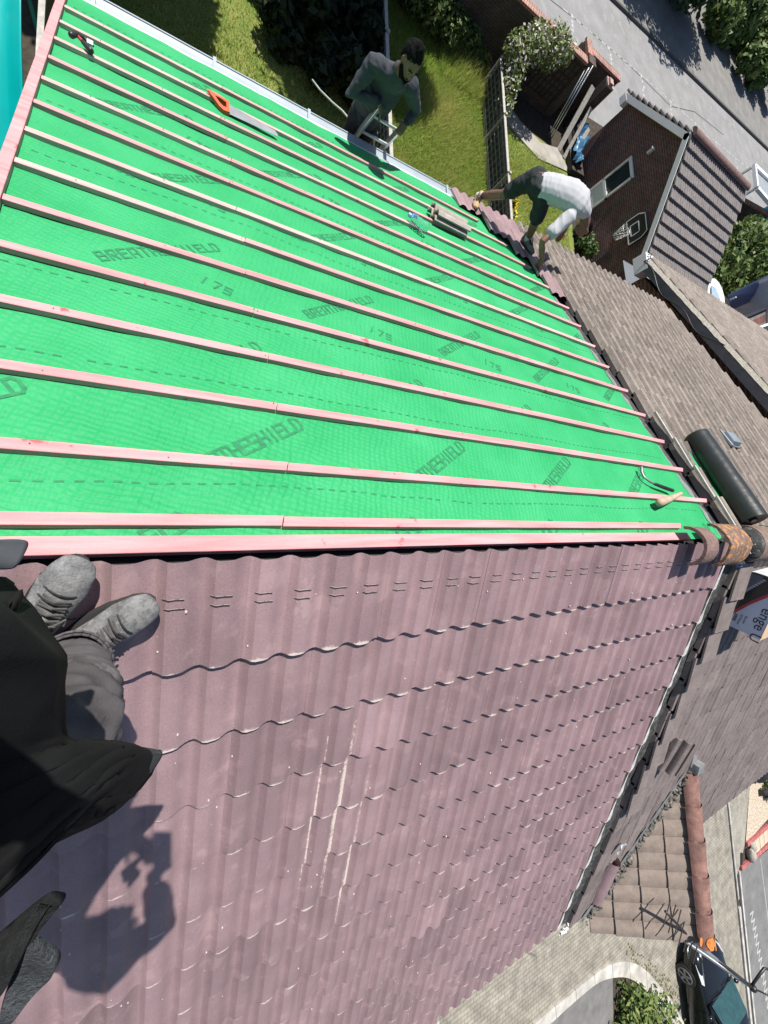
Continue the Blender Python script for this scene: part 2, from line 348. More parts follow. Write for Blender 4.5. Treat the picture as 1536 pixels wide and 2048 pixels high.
tc = node(nt, 'ShaderNodeTexCoord'); mp = node(nt, 'ShaderNodeMapping'); mp.inputs['Rotation'].default_value = (0, 0, .28); mp.inputs['Scale'].default_value = (1, 1.1, 0); wn_ = node(nt, 'ShaderNodeTexNoise', inp={'Scale': 5, 'Detail': 2}); L.new(tc.outputs['Object'], wn_.inputs['Vector']); wv = node(nt, 'ShaderNodeVectorMath', operation='SCALE'); L.new(wn_.outputs['Color'], wv.inputs[0]); wv.inputs['Scale'].default_value = .06; wa = node(nt, 'ShaderNodeVectorMath', operation='ADD'); L.new(tc.outputs['Object'], wa.inputs[0]); L.new(wv.outputs[0], wa.inputs[1]); L.new(wa.outputs[0], mp.inputs[0])
sp = node(nt, 'ShaderNodeSeparateXYZ'); L.new(mp.outputs[0], sp.inputs[0])
sn = []
for i, fr in ((0, 205.), (1, 230.)):
    a = node(nt, 'ShaderNodeMath', operation='MULTIPLY', inp={1: fr}); L.new(sp.outputs[i], a.inputs[0]); b = node(nt, 'ShaderNodeMath', operation='SINE'); L.new(a.outputs[0], b.inputs[0]); sn.append(b)
ml = node(nt, 'ShaderNodeMath', operation='ADD'); L.new(sn[0].outputs[0], ml.inputs[0]); L.new(sn[1].outputs[0], ml.inputs[1])
nz = node(nt, 'ShaderNodeTexNoise', inp={'Scale': 26, 'Detail': 3}); L.new(tc.outputs['Object'], nz.inputs['Vector'])
n5 = node(nt, 'ShaderNodeMath', operation='MULTIPLY', inp={1: 9.0}); L.new(nz.outputs[0], n5.inputs[0])
ad = node(nt, 'ShaderNodeMath', operation='ADD'); L.new(ml.outputs[0], ad.inputs[0]); L.new(n5.outputs[0], ad.inputs[1])
bu = node(nt, 'ShaderNodeBump', inp={'Strength': .5, 'Distance': .0025}); L.new(ad.outputs[0], bu.inputs['Height']); L.new(bu.outputs[0], p.inputs['Normal'])
n2 = node(nt, 'ShaderNodeTexNoise', inp={'Scale': 2.6, 'Detail': 6}); L.new(tc.outputs['Object'], n2.inputs['Vector'])
mr = node(nt, 'ShaderNodeMapRange', inp={'From Min': .3, 'From Max': .7}); L.new(n2.outputs[0], mr.inputs[0])
mx = node(nt, 'ShaderNodeMix', data_type='RGBA'); mx.inputs[6].default_value = (.018, .315, .102, 1); mx.inputs[7].default_value = (.038, .375, .138, 1); L.new(mr.outputs[0], mx.inputs[0]); L.new(mx.outputs[2], p.inputs['Base Color'])
M['green'] = mg
mb = MB(); ns = 210; nx = 190
ssl = [.072 + 4.97 * i / ns for i in range(ns + 1)]
def ul(a, s):
    x = -.585 + (right_edge(s) + .585) * a; return BP(x, s, drape(x, s))
mb.grid(lambda s, a: ul(a, s), ssl, [i / nx for i in range(nx + 1)])
under = obj('underlay', mb, M['green'], house, smooth=True)
# printed lettering: a squared stroke font laid on the draped membrane
FONT = {'B': ['00 01 51 55 05', '05 65 60 00'], 'R': ['00 01 61 65 05', '25 60'], 'E': ['61 01 00 60', '05 55'], 'A': ['00 01 61 60', '04 64'], 'T': ['01 61', '31 30'],
        'H': ['00 01', '61 60', '05 65'], 'S': ['61 01 05 65 60 00'], 'I': ['30 31'], 'L': ['01 00 60'], 'D': ['00 01 41 68 62 40 00'], '1': ['10 21'], '7': ['01 61 20'], '5': ['61 01 05 65 60 00']}
def pt(c): return (int(c[0]) / 10, {'1': 1.0, '0': 0.0, '5': .52, '4': .38, '8': .75, '2': .25}[c[1]])
letters = MB()
def lay(x, s, o): return BP(x, s, drape(x, s) + o)
def write(word, x0, s0, ang, h, pitch, th=.19, wide=.9, smin=.03):
    ca, sa = math.cos(ang), math.sin(ang); c = 0
    for i, ch in enumerate(word):
        for st in FONT[ch]:
            ps = [pt(q) for q in st.split()]
            for (ax, ay), (bx, by) in zip(ps, ps[1:]):
                ax, bx = ax * wide, bx * wide
                A = V((i * pitch + ax * h, ay * h, 0)); B = V((i * pitch + bx * h, by * h, 0)); t = (B - A).normalized(); nn = V((-t.y, t.x, 0)) * th * h / 2
                A -= t * th * h / 2; B += t * th * h / 2; n = max(2, int((B - A).length / .014)); c += 1
                for k in range(n):
                    qd = []
                    for f, sg in ((k / n, -1), ((k + 1) / n, -1), ((k + 1) / n, 1), (k / n, 1)):
                        q = A + (B - A) * f + nn * sg; qd.append((x0 + q.x * ca - q.y * sa, s0 + q.x * sa + q.y * ca))
                    if all(-.5 < q[0] < right_edge(q[1]) - .03 and max(.08, smin) < q[1] < 4.95 for q in qd):
                        letters.quad(*[lay(q[0], q[1], .0016 + .0002 * (c % 5)) for q in qd])
A37 = math.radians(36.5)
for k in range(-1, 5):
    for x0, s0, sm_ in ((-.16, 1.60, 0), (-.01, .80, 1.14), (-.11, 2.43, 2.48), (-.24, 3.27, 0), (-.07, 4.07, 4.24)):
        write('BREATHESHIELD', x0 + 1.03 * k, s0, A37, .062, .0545, smin=sm_)
    for x0, s0 in ((.27, 1.645), (.245, 3.315), (.30, .02 + 2.47 + .02)):
        write('175', x0 + 1.03 * k, s0, math.radians(-18), .06, .058)
    write('BREATHESHIELD', .145 + 1.02 * k, .345, math.radians(34), .07, .051, smin=.44)
    write('BREATHESHIELD', -.38 + 1.02 * k, -.235, math.radians(36), .072, .054)
dash = letters
for s0, ph in ((.338, 0), (.915, 1), (1.41, 2), (2.235, 3), (2.385, 4), (3.0, 5), (4.0, 6), (4.76, 7)):
    x = -.5
    while x < 4.25:
        def sw(q): return s0 + .035 * noise.noise(V((q * .9, ph * 3.1, 0))) + .006 * noise.noise(V((q * 6, ph, 1)))
        if rnd.random() < .96 and x + .03 < right_edge(s0) - .03:
            dash.quad(lay(x, sw(x), .0016), lay(x + .028, sw(x + .028), .0016), lay(x + .028, sw(x + .028) + .0075, .0016), lay(x, sw(x) + .0075, .0016))
        x += .054
obj('printed_lettering', letters, M['ink'], under)
# battens, each length its own mesh
def batten(name, xa, xb, sf, sn_, mt, otop=-.0045, h=.025, ends=(0, 0)):
    mb = MB(); n = max(2, int((xb - xa) / .12)); ph = rnd.random() * 50
    rings = []
    for i in range(n + 1):
        x = xa + (xb - xa) * i / n; w = .004 * noise.noise(V((x * .6, ph, 0))); oo = .0022 * noise.noise(V((x * 1.3, ph, 4)))
        e = 0
        c = .0018
        rr = []
        for s, o in ((sn_, -h), (sn_, -c), (sn_ + c, 0), (sf - c, 0), (sf, -c), (sf, -h)):
            xx = x + ((s - sn_) / (sf - sn_) - .5) * (ends[0] if i == 0 else ends[1] if i == n else 0)
            rr.append(BP(xx, s + w, otop + o + oo))
        rings.append(rr)
    mb.loft(rings)
    return obj(name, mb, mt, house)
ends = {0: 3.70, 1: 4.50, 2: 4.46, 3: 4.49, 4: 4.48, 5: 4.48, 6: 4.42, 7: 4.44, 8: 4.44, 9: 4.46, 10: 4.37, 11: 4.20, 12: 3.96, 13: 3.62}
for k in range(14):
    sf = .2007 if k == 0 else .1285 + G0 * k
    jx = .53 + rnd.uniform(-.03, .04); mt = M['pinkpale'] if k in (6, 7, 9, 11, 12, 13) else M['pink']
    batten('batten', -.538 if k else -.75, jx - .002, sf, sf - .0455, mt, ends=(0, .012))
    batten('batten', jx + .002, ends[k], sf + rnd.uniform(-.003, .003), sf - .0455, M['pinkpale'] if k in (7, 10, 12) else M['pink'], ends=(.012, .05))
batten('ridge_batten', -.8, 3.70, .112, .050, M['pink'], otop=.004)
mb = MB(); rings = []
for i in range(26):
    s = .0 + 5.06 * i / 25; w = .004 * noise.noise(V((s, 3, 1)))
    rings.append([BP(-.592 + w, s, -.03), BP(-.592 + w, s, -.003), BP(-.590 + w, s, -.001), BP(-.544 + w, s, -.001), BP(-.542 + w, s, -.003), BP(-.542 + w, s, -.03)])
mb.loft(rings); obj('verge_batten', mb, M['pink'], house)
# nails standing proud
for k in range(1, 14):
    for x in (-.3, .1, .52, .54, 1.1, 1.7, 2.3, 2.9, 3.5, 4.1):
        if rnd.random() < .55 and x < ends[k] - .1:
            s = .1285 + G0 * k - .02 + rnd.uniform(-.01, .01); mb = MB(); mb.tube([BP(x, s, -.005), BP(x + .002, s, rnd.uniform(.0, .006))], .0022, 6); obj('nail', mb, M['steel'], house)
# eaves: white tray, gutter with brackets
mb = MB(); mb.grid(lambda x, t: BP(x, 5.03 + .10 * t, -.036 - .01 * t), [-.6 + .5 * i for i in range(11)], [0, .5, 1]); mb.grid(lambda x, t: BP(x, 5.13, -.046) + V((0, 0, -.12 * t)), [-.6, 4.6], [0, 1])
obj('eaves_tray', mb, M['white'], house)
def gutter(par, xa, xb, yc, zc, m, br=True, r=.062):
    mb = MB(); n = 12
    for rr, fl in ((r, 0), (r - .006, 1)):
        mb.grid(lambda x, a: V((x, yc + rr * math.cos(a), zc + .2 * rr * math.sin(a))), [xa, xb], [PI + PI * i / n for i in range(n + 1)])
    for sg in (-1, 1): mb.quad((xa, yc + sg * (r + .004), zc), (xb, yc + sg * (r + .004), zc), (xb, yc + sg * (r - .010), zc + .002), (xa, yc + sg * (r - .010), zc + .002))
    g = obj('gutter', mb, m, par, smooth=40)
    if br:
        x = xa + .35
        while x < xb:
            q = MB(); q.box((x, yc, zc + .006), (.03, 2 * r + .03, .008)); q.box((x, yc + r + .01, zc - .02), (.03, .012, .05)); obj('gutter_bracket', q, m, g); x += .95
gutter(house, -.75, 4.55, CT * 5.13 + .062, -ST * 5.13 - .075, M['greyupvc'])
mb = MB(); mb.box((2.0, 4.50, -2.36), (5.2, .03, .24)); obj('fascia_board', mb, M['white'], house)
mb = MB(); mb.box((2.0, -4.47, -2.36), (5.1, .03, .24)); obj('fascia_board', mb, M['white'], house)
# black sheet painting the shaded void beside the old tiles, and the lead
mb = MB(); mb.grid(lambda s, t: BP(4.22 + .56 * t, s, -.062 - .012 * math.sin(PI * t) + .006 * noise.noise(V((s * 3, t * 2, 0)))), [i * .1 for i in range(51)], [0, .25, .5, .75, 1]); obj('void_shade_strip', mb, M['felt'], house, smooth=True)
mb = MB(); mb.grid(lambda s, t: BP(right_edge(s) - .03 + (.085 + .03 * noise.noise(V((s * 5, 4, 4)))) * t, s, -.036 + .022 * t * (noise.noise(V((s * 4.2, t, 8)))) + .004 - .010 * t), [.1 + i * .04 for i in range(98)], [0, .33, .66, 1]); obj('lead_strip', mb, M['lead'], house, smooth=True)
# new tiles already laid at the right-hand eaves
rows = [3.79, 4.135, 4.48, 4.825, 5.17]
mb = tiles(MB(), BP, 3.41, 4.60, rows, 3.44, rng=random.Random(9), lefts=[4.31, 4.25, 4.05, 3.76, 3.41], H=.026, lift=.03, base=-.012, th=.03, edge=.03, nosew=.3)
obj('eaves_tiles', mb, M['tile'], house, smooth=30, fixn=False)
# white mortar bed stepping down the front verge and the wrinkled bonding gutter
mb = MB()
for k in range(14):
    sa = .02 + (.404 + G0 * (k - 1) if k else -.0); sb = .404 + G0 * k + .02
    w0 = .05; w1 = .17
    mb.grid(lambda s, t: FP(4.325 + (w0 + (w1 - w0) * ((s - sa) / (sb - sa)) ** .8 + .012 * noise.noise(V((s * 6, k, 2)))) * t, s, .026 - .034 * t * t + .006 * noise.noise(V((s * 9, t * 3, k)))), [sa + (sb - sa) * i / 8 for i in range(9)], [0, .3, .6, 1])
obj('verge_mortar', mb, M['mortar'], house, smooth=True)
mb = MB(); mb.grid(lambda s, t: FP(4.34 + .46 * t, s, -.05 - .03 * (1 - t) + .035 * math.sin(PI * t) * (.4 + noise.noise(V((s * 1.6, 0, 3)))) + .016 * noise.noise(V((s * 7, t * 4, 6))) + .018 * noise.noise(V((s * 2.5, t * 3, 1)))), [-.03 + i * .05 for i in range(105)], [i / 9 for i in range(10)])
obj('bonding_gutter', mb, M['felt'], house, smooth=True)

# ------------------------------------------------------------------ the neighbour
nb = thing('neighbour_house', 'brick terraced house with weathered brown tiles adjoining the green roof, with a small front gable', 'house', (7, 0, GZ))
mb = MB(); mb.box((6.72, 0, (GZ - 2.3) / 2), (4.1, 8.8, -GZ - 2.3)); mb.prism([(4.70, -4.40, -2.3), (4.70, 4.40, -2.3), (4.70, 0, -.26)], (4.07, 0, 0))
mb.box((9.7, -1.6, (GZ - 2.5) / 2), (1.8, 5.6, -GZ - 2.5)); obj('wall', mb, M['brick'], nb)
rg = random.Random(21)
def old_wear(x, s, a, r): return .12 if a < .04 else 0
mb = tiles(MB(), BP, 4.60, 8.80, [.455 + G0 * k for k in range(14)] + [5.17], -.02, rng=rg, prof=prof_old, H=.060, base=-.026, lift=.032, jit=.003, js=.012, th=.03, edge=.05, nosew=.3, wf=old_wear)
obj('back_roof_tiles', mb, M['oldtile'], nb, smooth=30, fixn=False)
mb = tiles(MB(), FP, 4.74, 11.9, [.47 + G0 * k for k in range(14)] + [5.19], -.02, rng=rg, prof=prof_flat, H=.010, base=-.014, lift=.012, jit=.0018, js=.006, th=.012, edge=.05, nosew=.24, wf=lambda x, s, a, r: .2 if a < .03 else 0)
obj('front_roof_tiles', mb, M['fronttile'], nb, smooth=30, fixn=False)
# lifted first column beside the bonding gutter
mb = MB()
for k in range(9):
    s0 = .20 + G0 * k * .98; j = rg.uniform(-.02, .02)
    P = lambda x, s, o: FP(x, s, o)
    o0, o1 = .012, .048 + rg.uniform(0, .012)
    xa, xb = 4.74 + j, 5.035 + j * .5
    n = 8
    mb.grid(lambda x, s: P(x, s, o0 + (o1 - o0) * (s - s0) / .36 + .006 * prof_flat((x - xa) / .3)), [xa + (xb - xa) * i / n for i in range(n + 1)], [s0, s0 + .18, s0 + .36])
    a, b, c, d = P(xa, s0 + .36, o1 + .003), P(xb, s0 + .36, o1 + .003), P(xb, s0 + .36, o1 - .016), P(xa, s0 + .36, o1 - .016)
    mb.quad(a, b, c, d); 
    for x in (xa, xb): mb.quad(P(x, s0, o0), P(x, s0 + .36, o1), P(x, s0 + .36, o1 - .016), P(x, s0, o0 - .02))
obj('verge_tile', mb, M['fronttile'], nb)
# ridge
def ridge_mesh(xa, xb, r, seg=.42, prof='round', z=.0, ends=True, th=.014):
    mb = MB(); x = xa
    while x < xb - .05:
        xe = min(x + seg, xb); n = 12
        for q, rr in enumerate((r, r - th)):
            def fn(xx, a):
                f = .006 * (1 - (xx - x) / seg)
                if prof == 'round': return V((xx, (rr + f) * math.cos(a) * 1.05, z + (rr + f) * math.sin(a) - .035))
                c = math.cos(a); s_ = math.sin(a); return V((xx, (rr + f) * c * 1.1, z + (rr + f) * (s_ ** .85 if s_ > 0 else 0) * .95 * (1 - .25 * abs(c)) - .03))
            mb.grid(fn, [x, (x + xe) / 2, xe], [.02 + (PI - .04) * i / n for i in range(n + 1)])
        for xx in (x, xe):
            ring = []
            for i in range(n):
                a0, a1 = .02 + (PI - .04) * i / n, .02 + (PI - .04) * (i + 1) / n
                k_ = 1.05 if prof == 'round' else 1.1
                def pp(rr, a):
                    f = .006 * (1 - (xx - x) / seg)
                    if prof == 'round': return V((xx, (rr + f) * math.cos(a) * 1.05, z + (rr + f) * math.sin(a) - .035))
                    c = math.cos(a); s_ = math.sin(a); return V((xx, (rr + f) * c * 1.1, z + (rr + f) * (s_ ** .85) * .95 * (1 - .25 * abs(c)) - .03))
                mb.quad(pp(r, a0), pp(r, a1), pp(r - th, a1), pp(r - th, a0))
        x = xe + .006
    return mb
obj('ridge_tiles', ridge_mesh(4.66, 9.0, .155, z=.01), M['ridgewhite'], nb, smooth=40)
mb = MB(); mb.ball((4.64, .0, .02), (.06, .145, .12), 14, 9); mb.box((4.55, -.05, -.03), (.2, .26, .05)); 
mb.v = [tuple(V(p) + V((noise.noise(V(p) * 14), noise.noise(V(p) * 14 + V((5, 5, 5))), noise.noise(V(p) * 14 + V((9, 1, 2))))) * .014) for p in mb.v]
obj('ridge_end_bedding', mb, M['felt'], nb, smooth=True)
mb = MB()
for a, b in (((4.585, .05, .06), (4.58, -.06, .02)), ((4.583, -.01, .09), (4.578, -.05, -.02)), ((4.585, -.09, .05), (4.575, -.02, .03))): mb.tube([a, b], .006, 6)
obj('bent_nail', mb, M['greywood'], nb)
# old verge battens/tile edges beside the roll
mb = MB()
for k in range(4):
    s0 = .10 + G0 * k; mb.beam(BP(4.575, s0 + .36, .055), BP(4.60 + .01 * (k % 2), s0 - .0, .022), .03, .022, up=BP(0, 0, 1) - BP(0, 0, 0))
obj('verge_slip', mb, M['greywood'], nb)
# back gutter / fascia
mb = MB(); mb.box((6.7, 4.52, -2.36), (4.15, .03, .24)); obj('fascia_board', mb, M['white'], nb)
# front gable over the bay
pg = MB(); RX, RZ0, Y0, Y1 = 6.29, -1.42, -2.93, -5.02
XL, ZL = 5.28, -2.27
sl = math.hypot(RX - XL, RZ0 - ZL); ux, uz = (XL - RX) / sl, (ZL - RZ0) / sl
def GPT(y, s, o=0): return V((RX + ux * s + uz * o, y, RZ0 + uz * s - ux * o))
rg = random.Random(4)
prev = .02
for k, sn_ in enumerate([.36, .70, 1.04, sl + .03]):
    y = Y1
    while y < Y0 - .03:
        yb = y + .21
        # clip against the main slope
        mid = GPT((y + yb) / 2, prev, 0)
        lim = -mid.z / ST * CT
        if -(y + yb) / 2 > -mid.z / math.tan(T) - .16:
            do = rg.uniform(-.003, .003); n = 6; vs = []; ss = [prev - (.03 if k else 0), (prev + sn_) / 2, sn_ - .01, sn_ + rg.uniform(-.006, .006)]
            ts = [i / n for i in range(n + 1)]; pr = [.0, .010, .016, .018, .016, .012, .010]
            for i, a in enumerate(ts):
                for q, s in enumerate(ss): vs.append(GPT(y + (yb - y) * a * .985, s, .012 + do + pr[i] + .022 * (s - ss[0]) / (sn_ - ss[0])))
            nq = 4; fs = [(i * nq + q, (i + 1) * nq + q, (i + 1) * nq + q + 1, i * nq + q + 1) for i in range(n) for q in range(nq - 1)]
            b = len(vs); vs += [vs[i * nq + 3] + V((uz, 0, -ux)) * -.03 for i in range(n + 1)]; fs += [(i * nq + 3, (i + 1) * nq + 3, b + i + 1, b + i) for i in range(n)]
            for i in (0, n):
                b2 = len(vs); vs += [vs[i * nq + q] + V((uz, 0, -ux)) * -.02 for q in range(nq)]; fs += [(i * nq + q, i * nq + q + 1, b2 + q + 1, b2 + q) for q in range(nq - 1)]
            pg.add(vs, fs, [.2 if (i % nq) == 3 else 0 for i in range(len(vs))])
        y = yb
    prev = sn_
obj('gable_roof_tiles', pg, M['porchtile'], nb, smooth=30)
mb = MB(); mb.grid(lambda y, s: V((RX + (RX - XL) * s, y, RZ0 + (ZL - RZ0) * s)), [Y1, Y0], [0, 1]); obj('gable_far_slope', mb, M['porchtile'], nb)
mb = MB(); y = Y1
while y < Y0 - .02:
    ye = min(y + .42, Y0); n = 12
    for r in (.115, .10):
        mb.grid(lambda yy, a: V((RX + (r + .014 * (yy - y) / .42) * math.cos(a) * 1.05, yy, RZ0 + (r + .014 * (yy - y) / .42) * math.sin(a) + .0)), [y, (y + ye) / 2, ye - .004], [PI * i / n for i in range(n + 1)])
    mb.add([V((RX + .113 * math.cos(PI * i / n) * 1.05, y + .002, RZ0 + .113 * math.sin(PI * i / n))) for i in range(n + 1)], [tuple(range(n + 1))])
    y = ye
rdg = obj('gable_ridge_tiles', mb, M['porchridge'], nb, smooth=40)
mb = MB()
for cx, cy, w, h in ((-.055, .09, .05, .07), (.05, .07, .055, .09), (-.16, .12, .035, .05)):
    pts = []
    for i in range(16):
        a = 2 * PI * i / 16; rr = 1 + .25 * noise.noise(V((math.cos(a) * 2, math.sin(a) * 2, cx * 40)))
        xx = cx + w * rr * math.cos(a); yy = cy + h * rr * math.sin(a); z = math.sqrt(max(.0002, .124 ** 2 - min(xx * xx / 1.1, .0150))) if abs(xx) < .118 else .045
        pts.append(V((RX + xx, Y1 + yy, RZ0 + z + .006)))
    c = sum(pts, V()) / 16 + V((0, 0, .004)); mb.add(pts + [c], [(i, (i + 1) % 16, 16) for i in range(16)])
obj('lichen_patch', mb, M['lichen'], rdg)
mb = MB(); mb.prism([(XL + .15, Y1 + .12, ZL - .05), (RX, Y1 + .12, RZ0 - .06), (2 * RX - XL - .15, Y1 + .12, ZL - .05)], (0, .1, 0)); mb.box((RX, (Y1 + .12 - 4.4) / 2, (GZ + ZL) / 2), (1.7, .5, -GZ + ZL)); obj('gable_wall', mb, M['brick'], nb)
# valley: lead lining, rough mortar fillet and dark gap
mb = MB(); va = V((RX + .02, Y0 + .03, RZ0 + .02)); vb = FP(5.16, 5.25, .0)
for t0 in range(28):
    t = t0 / 27; c = va.lerp(vb, t); c.z = -abs(c.y) * math.tan(T) + .015
    for q in range(5):
        mb.ball(c + V((rg.uniform(-.11, .03), rg.uniform(-.05, .05), rg.uniform(-.02, .012))), (rg.uniform(.015, .05), rg.uniform(.015, .06), .02), 9, 6)
mb.v = [tuple(V(p) + V((noise.noise(V(p) * 30), noise.noise(V(p) * 30 + V((5, 5, 5))), noise.noise(V(p) * 26 + V((9, 1, 2))))) * .034) for p in mb.v]
obj('valley_mortar', mb, mat('rough_valley_mortar', (.13, .12, .105), rough=1, var=.5, scale=20, bump=1, bscale=50, spots=(.33, .30, .26), spot_t=.58, spot_s=26), nb, smooth=True)
mb = MB(); mb.grid(lambda t, w: (lambda c: V((c.x + w, c.y, -abs(c.y) * math.tan(T) + .010 + .006 * noise.noise(V((t * 9, w * 9, 0))))))(va.lerp(vb, t)), [i / 20 for i in range(21)], [-.22, -.1, .02]); obj('valley_lead', mb, M['lead'], nb, smooth=True)
mb = MB(); q0 = FP(6.29, 3.22, .02); mb.box(q0 + V((.0, .06, .06)), (.16, .12, .10), Matrix.Rotation(.3, 3, 'X')); mb.box(q0 + V((-.06, .16, .05)), (.12, .16, .03), Matrix.Rotation(.3, 3, 'X')); obj('lead_saddle', mb, M['lead'], nb)
# a slipped half-round tile lying in the valley
mb = MB(); 
for r in (.085, .073): mb.grid(lambda s, a: FP(5.13 + .02 * (s - 4.3) + r * math.cos(a), s, .0 + r * math.sin(a)), [4.22, 4.55, 4.92], [PI * i / 10 for i in range(11)])
obj('valley_cover_tile', mb, M['tile'], nb, smooth=40)

# ------------------------------------------------------------------ the staggered house beyond
fh = thing('far_terraced_house', 'set back terraced house beyond the brown roof, with dark bargeboard and slack black cable', 'house', (11, 1, GZ))
YE, ZE, XV = 5.86, -2.42, 9.0
def QP(x, s, o=0): return V((x, YE - CT * (5.1 - s) + ST * o, ZE + ST * (5.1 - s) + CT * o))
mb = tiles(MB(), QP, XV, 18.0, [.3 + G0 * k for k in range(14)] + [5.13], 0, rng=random.Random(33), prof=prof_old, H=.036, base=.0, lift=.022, jit=.003, js=.012, th=.03, edge=.04, nosew=.3)
obj('roof_tiles', mb, M['oldtile'], fh, smooth=30, fixn=False)
mb = MB(); mb.grid(lambda x, s: QP(x, s, -.12), [XV - .1, 18], [0, 5.1]); obj('roof_deck', mb, M['dark'], fh)
mb = MB(); mb.prism([QP(XV - .16, 5.08, -.06), QP(XV - .16, 0, -.06), QP(XV - .16, 0, -.20), QP(XV - .16, 5.08, -.20)], (.035, 0, 0)); obj('bargeboard', mb, mat('dark_grey_bargeboard', (.12, .122, .128), rough=.7, var=.2), fh)
mb = MB(); mb.grid(lambda s, t: QP(XV - .17 + .17 * t, s, -.05 + .05 * t + .012 * noise.noise(V((s * 9, t * 3, 2)))), [5.1 * i / 60 for i in range(61)], [0, .33, .66, 1]); obj('verge_bedding', mb, mat('stony_verge_bedding', (.30, .28, .24), rough=1, var=.4, scale=30, bump=1, bscale=60), fh, smooth=True)
mb = MB(); mb.box((13.6, 1.2, (GZ + ZE - .2) / 2), (9.0, 8.9, -GZ + ZE - .2)); mb.prism([(XV + .1, 5.6, ZE - .2), (XV + .1, -3.2, ZE - .2), (XV + .1, 1.25, -.42)], (8.8, 0, 0)); obj('wall', mb, M['brick'], fh)
mb = MB(); mb.box((XV - .02, YE - .06, ZE - .14), (.30, .36, .27)); obj('soffit_box', mb, M['white'], fh, bevel=.006)
mb = MB(); mb.box((13.6, YE + .02, ZE - .15), (8.8, .03, .2)); obj('fascia_board', mb, M['white'], fh)
mb = MB(); pts = []
for i in range(24):
    t = i / 23; s = 5.05 - 2.6 * t; pts.append(QP(XV - .19 - .02 * math.sin(t * 9), s, -.08 - .10 * math.sin(PI * t) + .05 * math.sin(t * 14)))
mb.tube(pts, .010, 6); mb.tube([QP(XV - .15, 5.12, .04), QP(XV - .05, 5.16, .07), QP(XV - .17, 5.0, .02), QP(XV - .19, 5.05, -.08)], .012, 6); obj('slack_cable', mb, M['blackplastic'], fh)
# lean-to with corrugated roof
mb = MB(); mb.grid(lambda x, y: V((x, y, -4.45 - .05 * (y - 7) + .02 * math.sin(x * 2 * PI / .09))), [12.1 + i * .0225 for i in range(74)], [6.6, 8.35]); obj('corrugated_roof', mb, mat('blue_grey_corrugated', (.10, .12, .14), rough=.6, var=.1), fh, smooth=True)
# ------------------------------------------------------------------ things lying on the roofs
NB = V((0, ST, CT)); NF = V((0, -ST, CT)); EB = V((0, CT, -ST)); EF = V((0, -CT, -ST))
def BX(u, v, o=0.0):
    d = ray(u, v); return CAM + d * ((o - NB.dot(CAM)) / NB.dot(d))
def FX(u, v, o=0.0):
    d = ray(u, v); return CAM + d * ((o - NF.dot(CAM)) / NF.dot(d))
# ridge tiles
o = ridge_mesh(3.50, 3.70, .135, seg=.3, z=.055, th=.022); o = obj('ridge_tile', o, M['ridgeplain'], smooth=40); tag(o, 'plain brown half round ridge tile with open end facing the pink ridge batten', 'ridge tile', 'loose ridge tiles')
o = ridge_mesh(3.86, 4.27, .150, seg=.5, prof='angle', z=.06, th=.02); o = obj('ridge_tile', o, M['ridge'], smooth=35); tag(o, 'angular ridge tile blotched with orange lichen at the end of the ridge', 'ridge tile', 'loose ridge tiles')
# roll of membrane and the strip hanging from it
t = thing('membrane_roll', 'fat black roll of roofing membrane lying on the brown roof edge', 'roll', BP(4.83, .65, 0))
a, b = BP(4.915, 1.165, .125), BP(4.765, .165, .125); ax = (b - a).normalized()
mb = MB(); k = 40; pts = [a.lerp(b, i / k) for i in range(k + 1)]; mb.tube(pts, [.112 + .0016 * noise.noise(V((i * .5, 0, 0))) for i in range(k + 1)], 36, cap=None)
for p0, sg in ((a, -1), (b, 1)):
    rr = [.112, .085, .06, .032]
    for r0, r1 in zip(rr, rr[1:]):
        mb.tube([p0 - ax * sg * .004 * (.112 - r0) * 60, p0 - ax * sg * .004 * (.112 - r1) * 60 * 1.0], [r0, r1], 36, cap=None)
    mb.tube([p0, p0 - ax * sg * .15], .032, 20, cap=None)
obj('rolled_sheet', mb, mat('black_membrane_back', (.018, .021, .020), rough=.38, var=.25, scale=9, spec=.5, bump=.15, bscale=14), t, smooth=40)
mc = mat('core_cardboard', (.3, .24, .17))
for q_ in ([b, b + ax * .004], [a, a - ax * .004]): mb = MB(); mb.tube(q_, .024, 20); obj('cardboard_core', mb, mc, t)
mb = MB()
def strip(s, w):
    xl = 4.625 + .02 * noise.noise(V((s * 3, 1, 1))) + .04 * max(0, s - .7); xr = 4.765 + (.15) * (s - .165)
    return BP(xl + (xr - xl) * w, s, .028 + .010 * noise.noise(V((s * 5, w * 2, 0))) + .01 * w)
mb.grid(strip, [.11 + i * .025 for i in range(37)], [i / 8 for i in range(9)]); obj('loose_end', mb, M['green'], t, smooth=True)
# hand saw
t = thing('hand_saw', 'hand saw with red and orange handle leaning on a batten', 'saw', BX(470, 215, 0))
P0 = BP(.445, 4.205, .006); P1 = BP(.615, 4.14, .006)
def SP(x, y, o=0):   # saw frame: x along the blade, y across (down slope positive is up the slope)
    X = V((1, 0, 0)) * .985 + EB * -.17; Y = EB * -1.0 + NB * -.28; return BP(.585, 4.215, .008) + X * x + Y * y + NB * o
mb = MB(); mb.prism([SP(0, -.005), SP(0, .105), SP(.42, .055), SP(.425, .03), SP(.40, .0)], NB * .0022); obj('blade', mb, M['steel'], t)
hb = MB(); hb.mi = 0
outer = [(.01, -.012), (.015, .105), (-.035, .118), (-.07, .098), (-.10, .06), (-.135, .018), (-.15, -.012), (-.10, -.022), (-.05, -.018)]
inner = [(-.012, .015), (-.01, .07), (-.035, .078), (-.06, .064), (-.08, .040), (-.095, .020), (-.098, .010), (-.07, .004), (-.04, .008)]
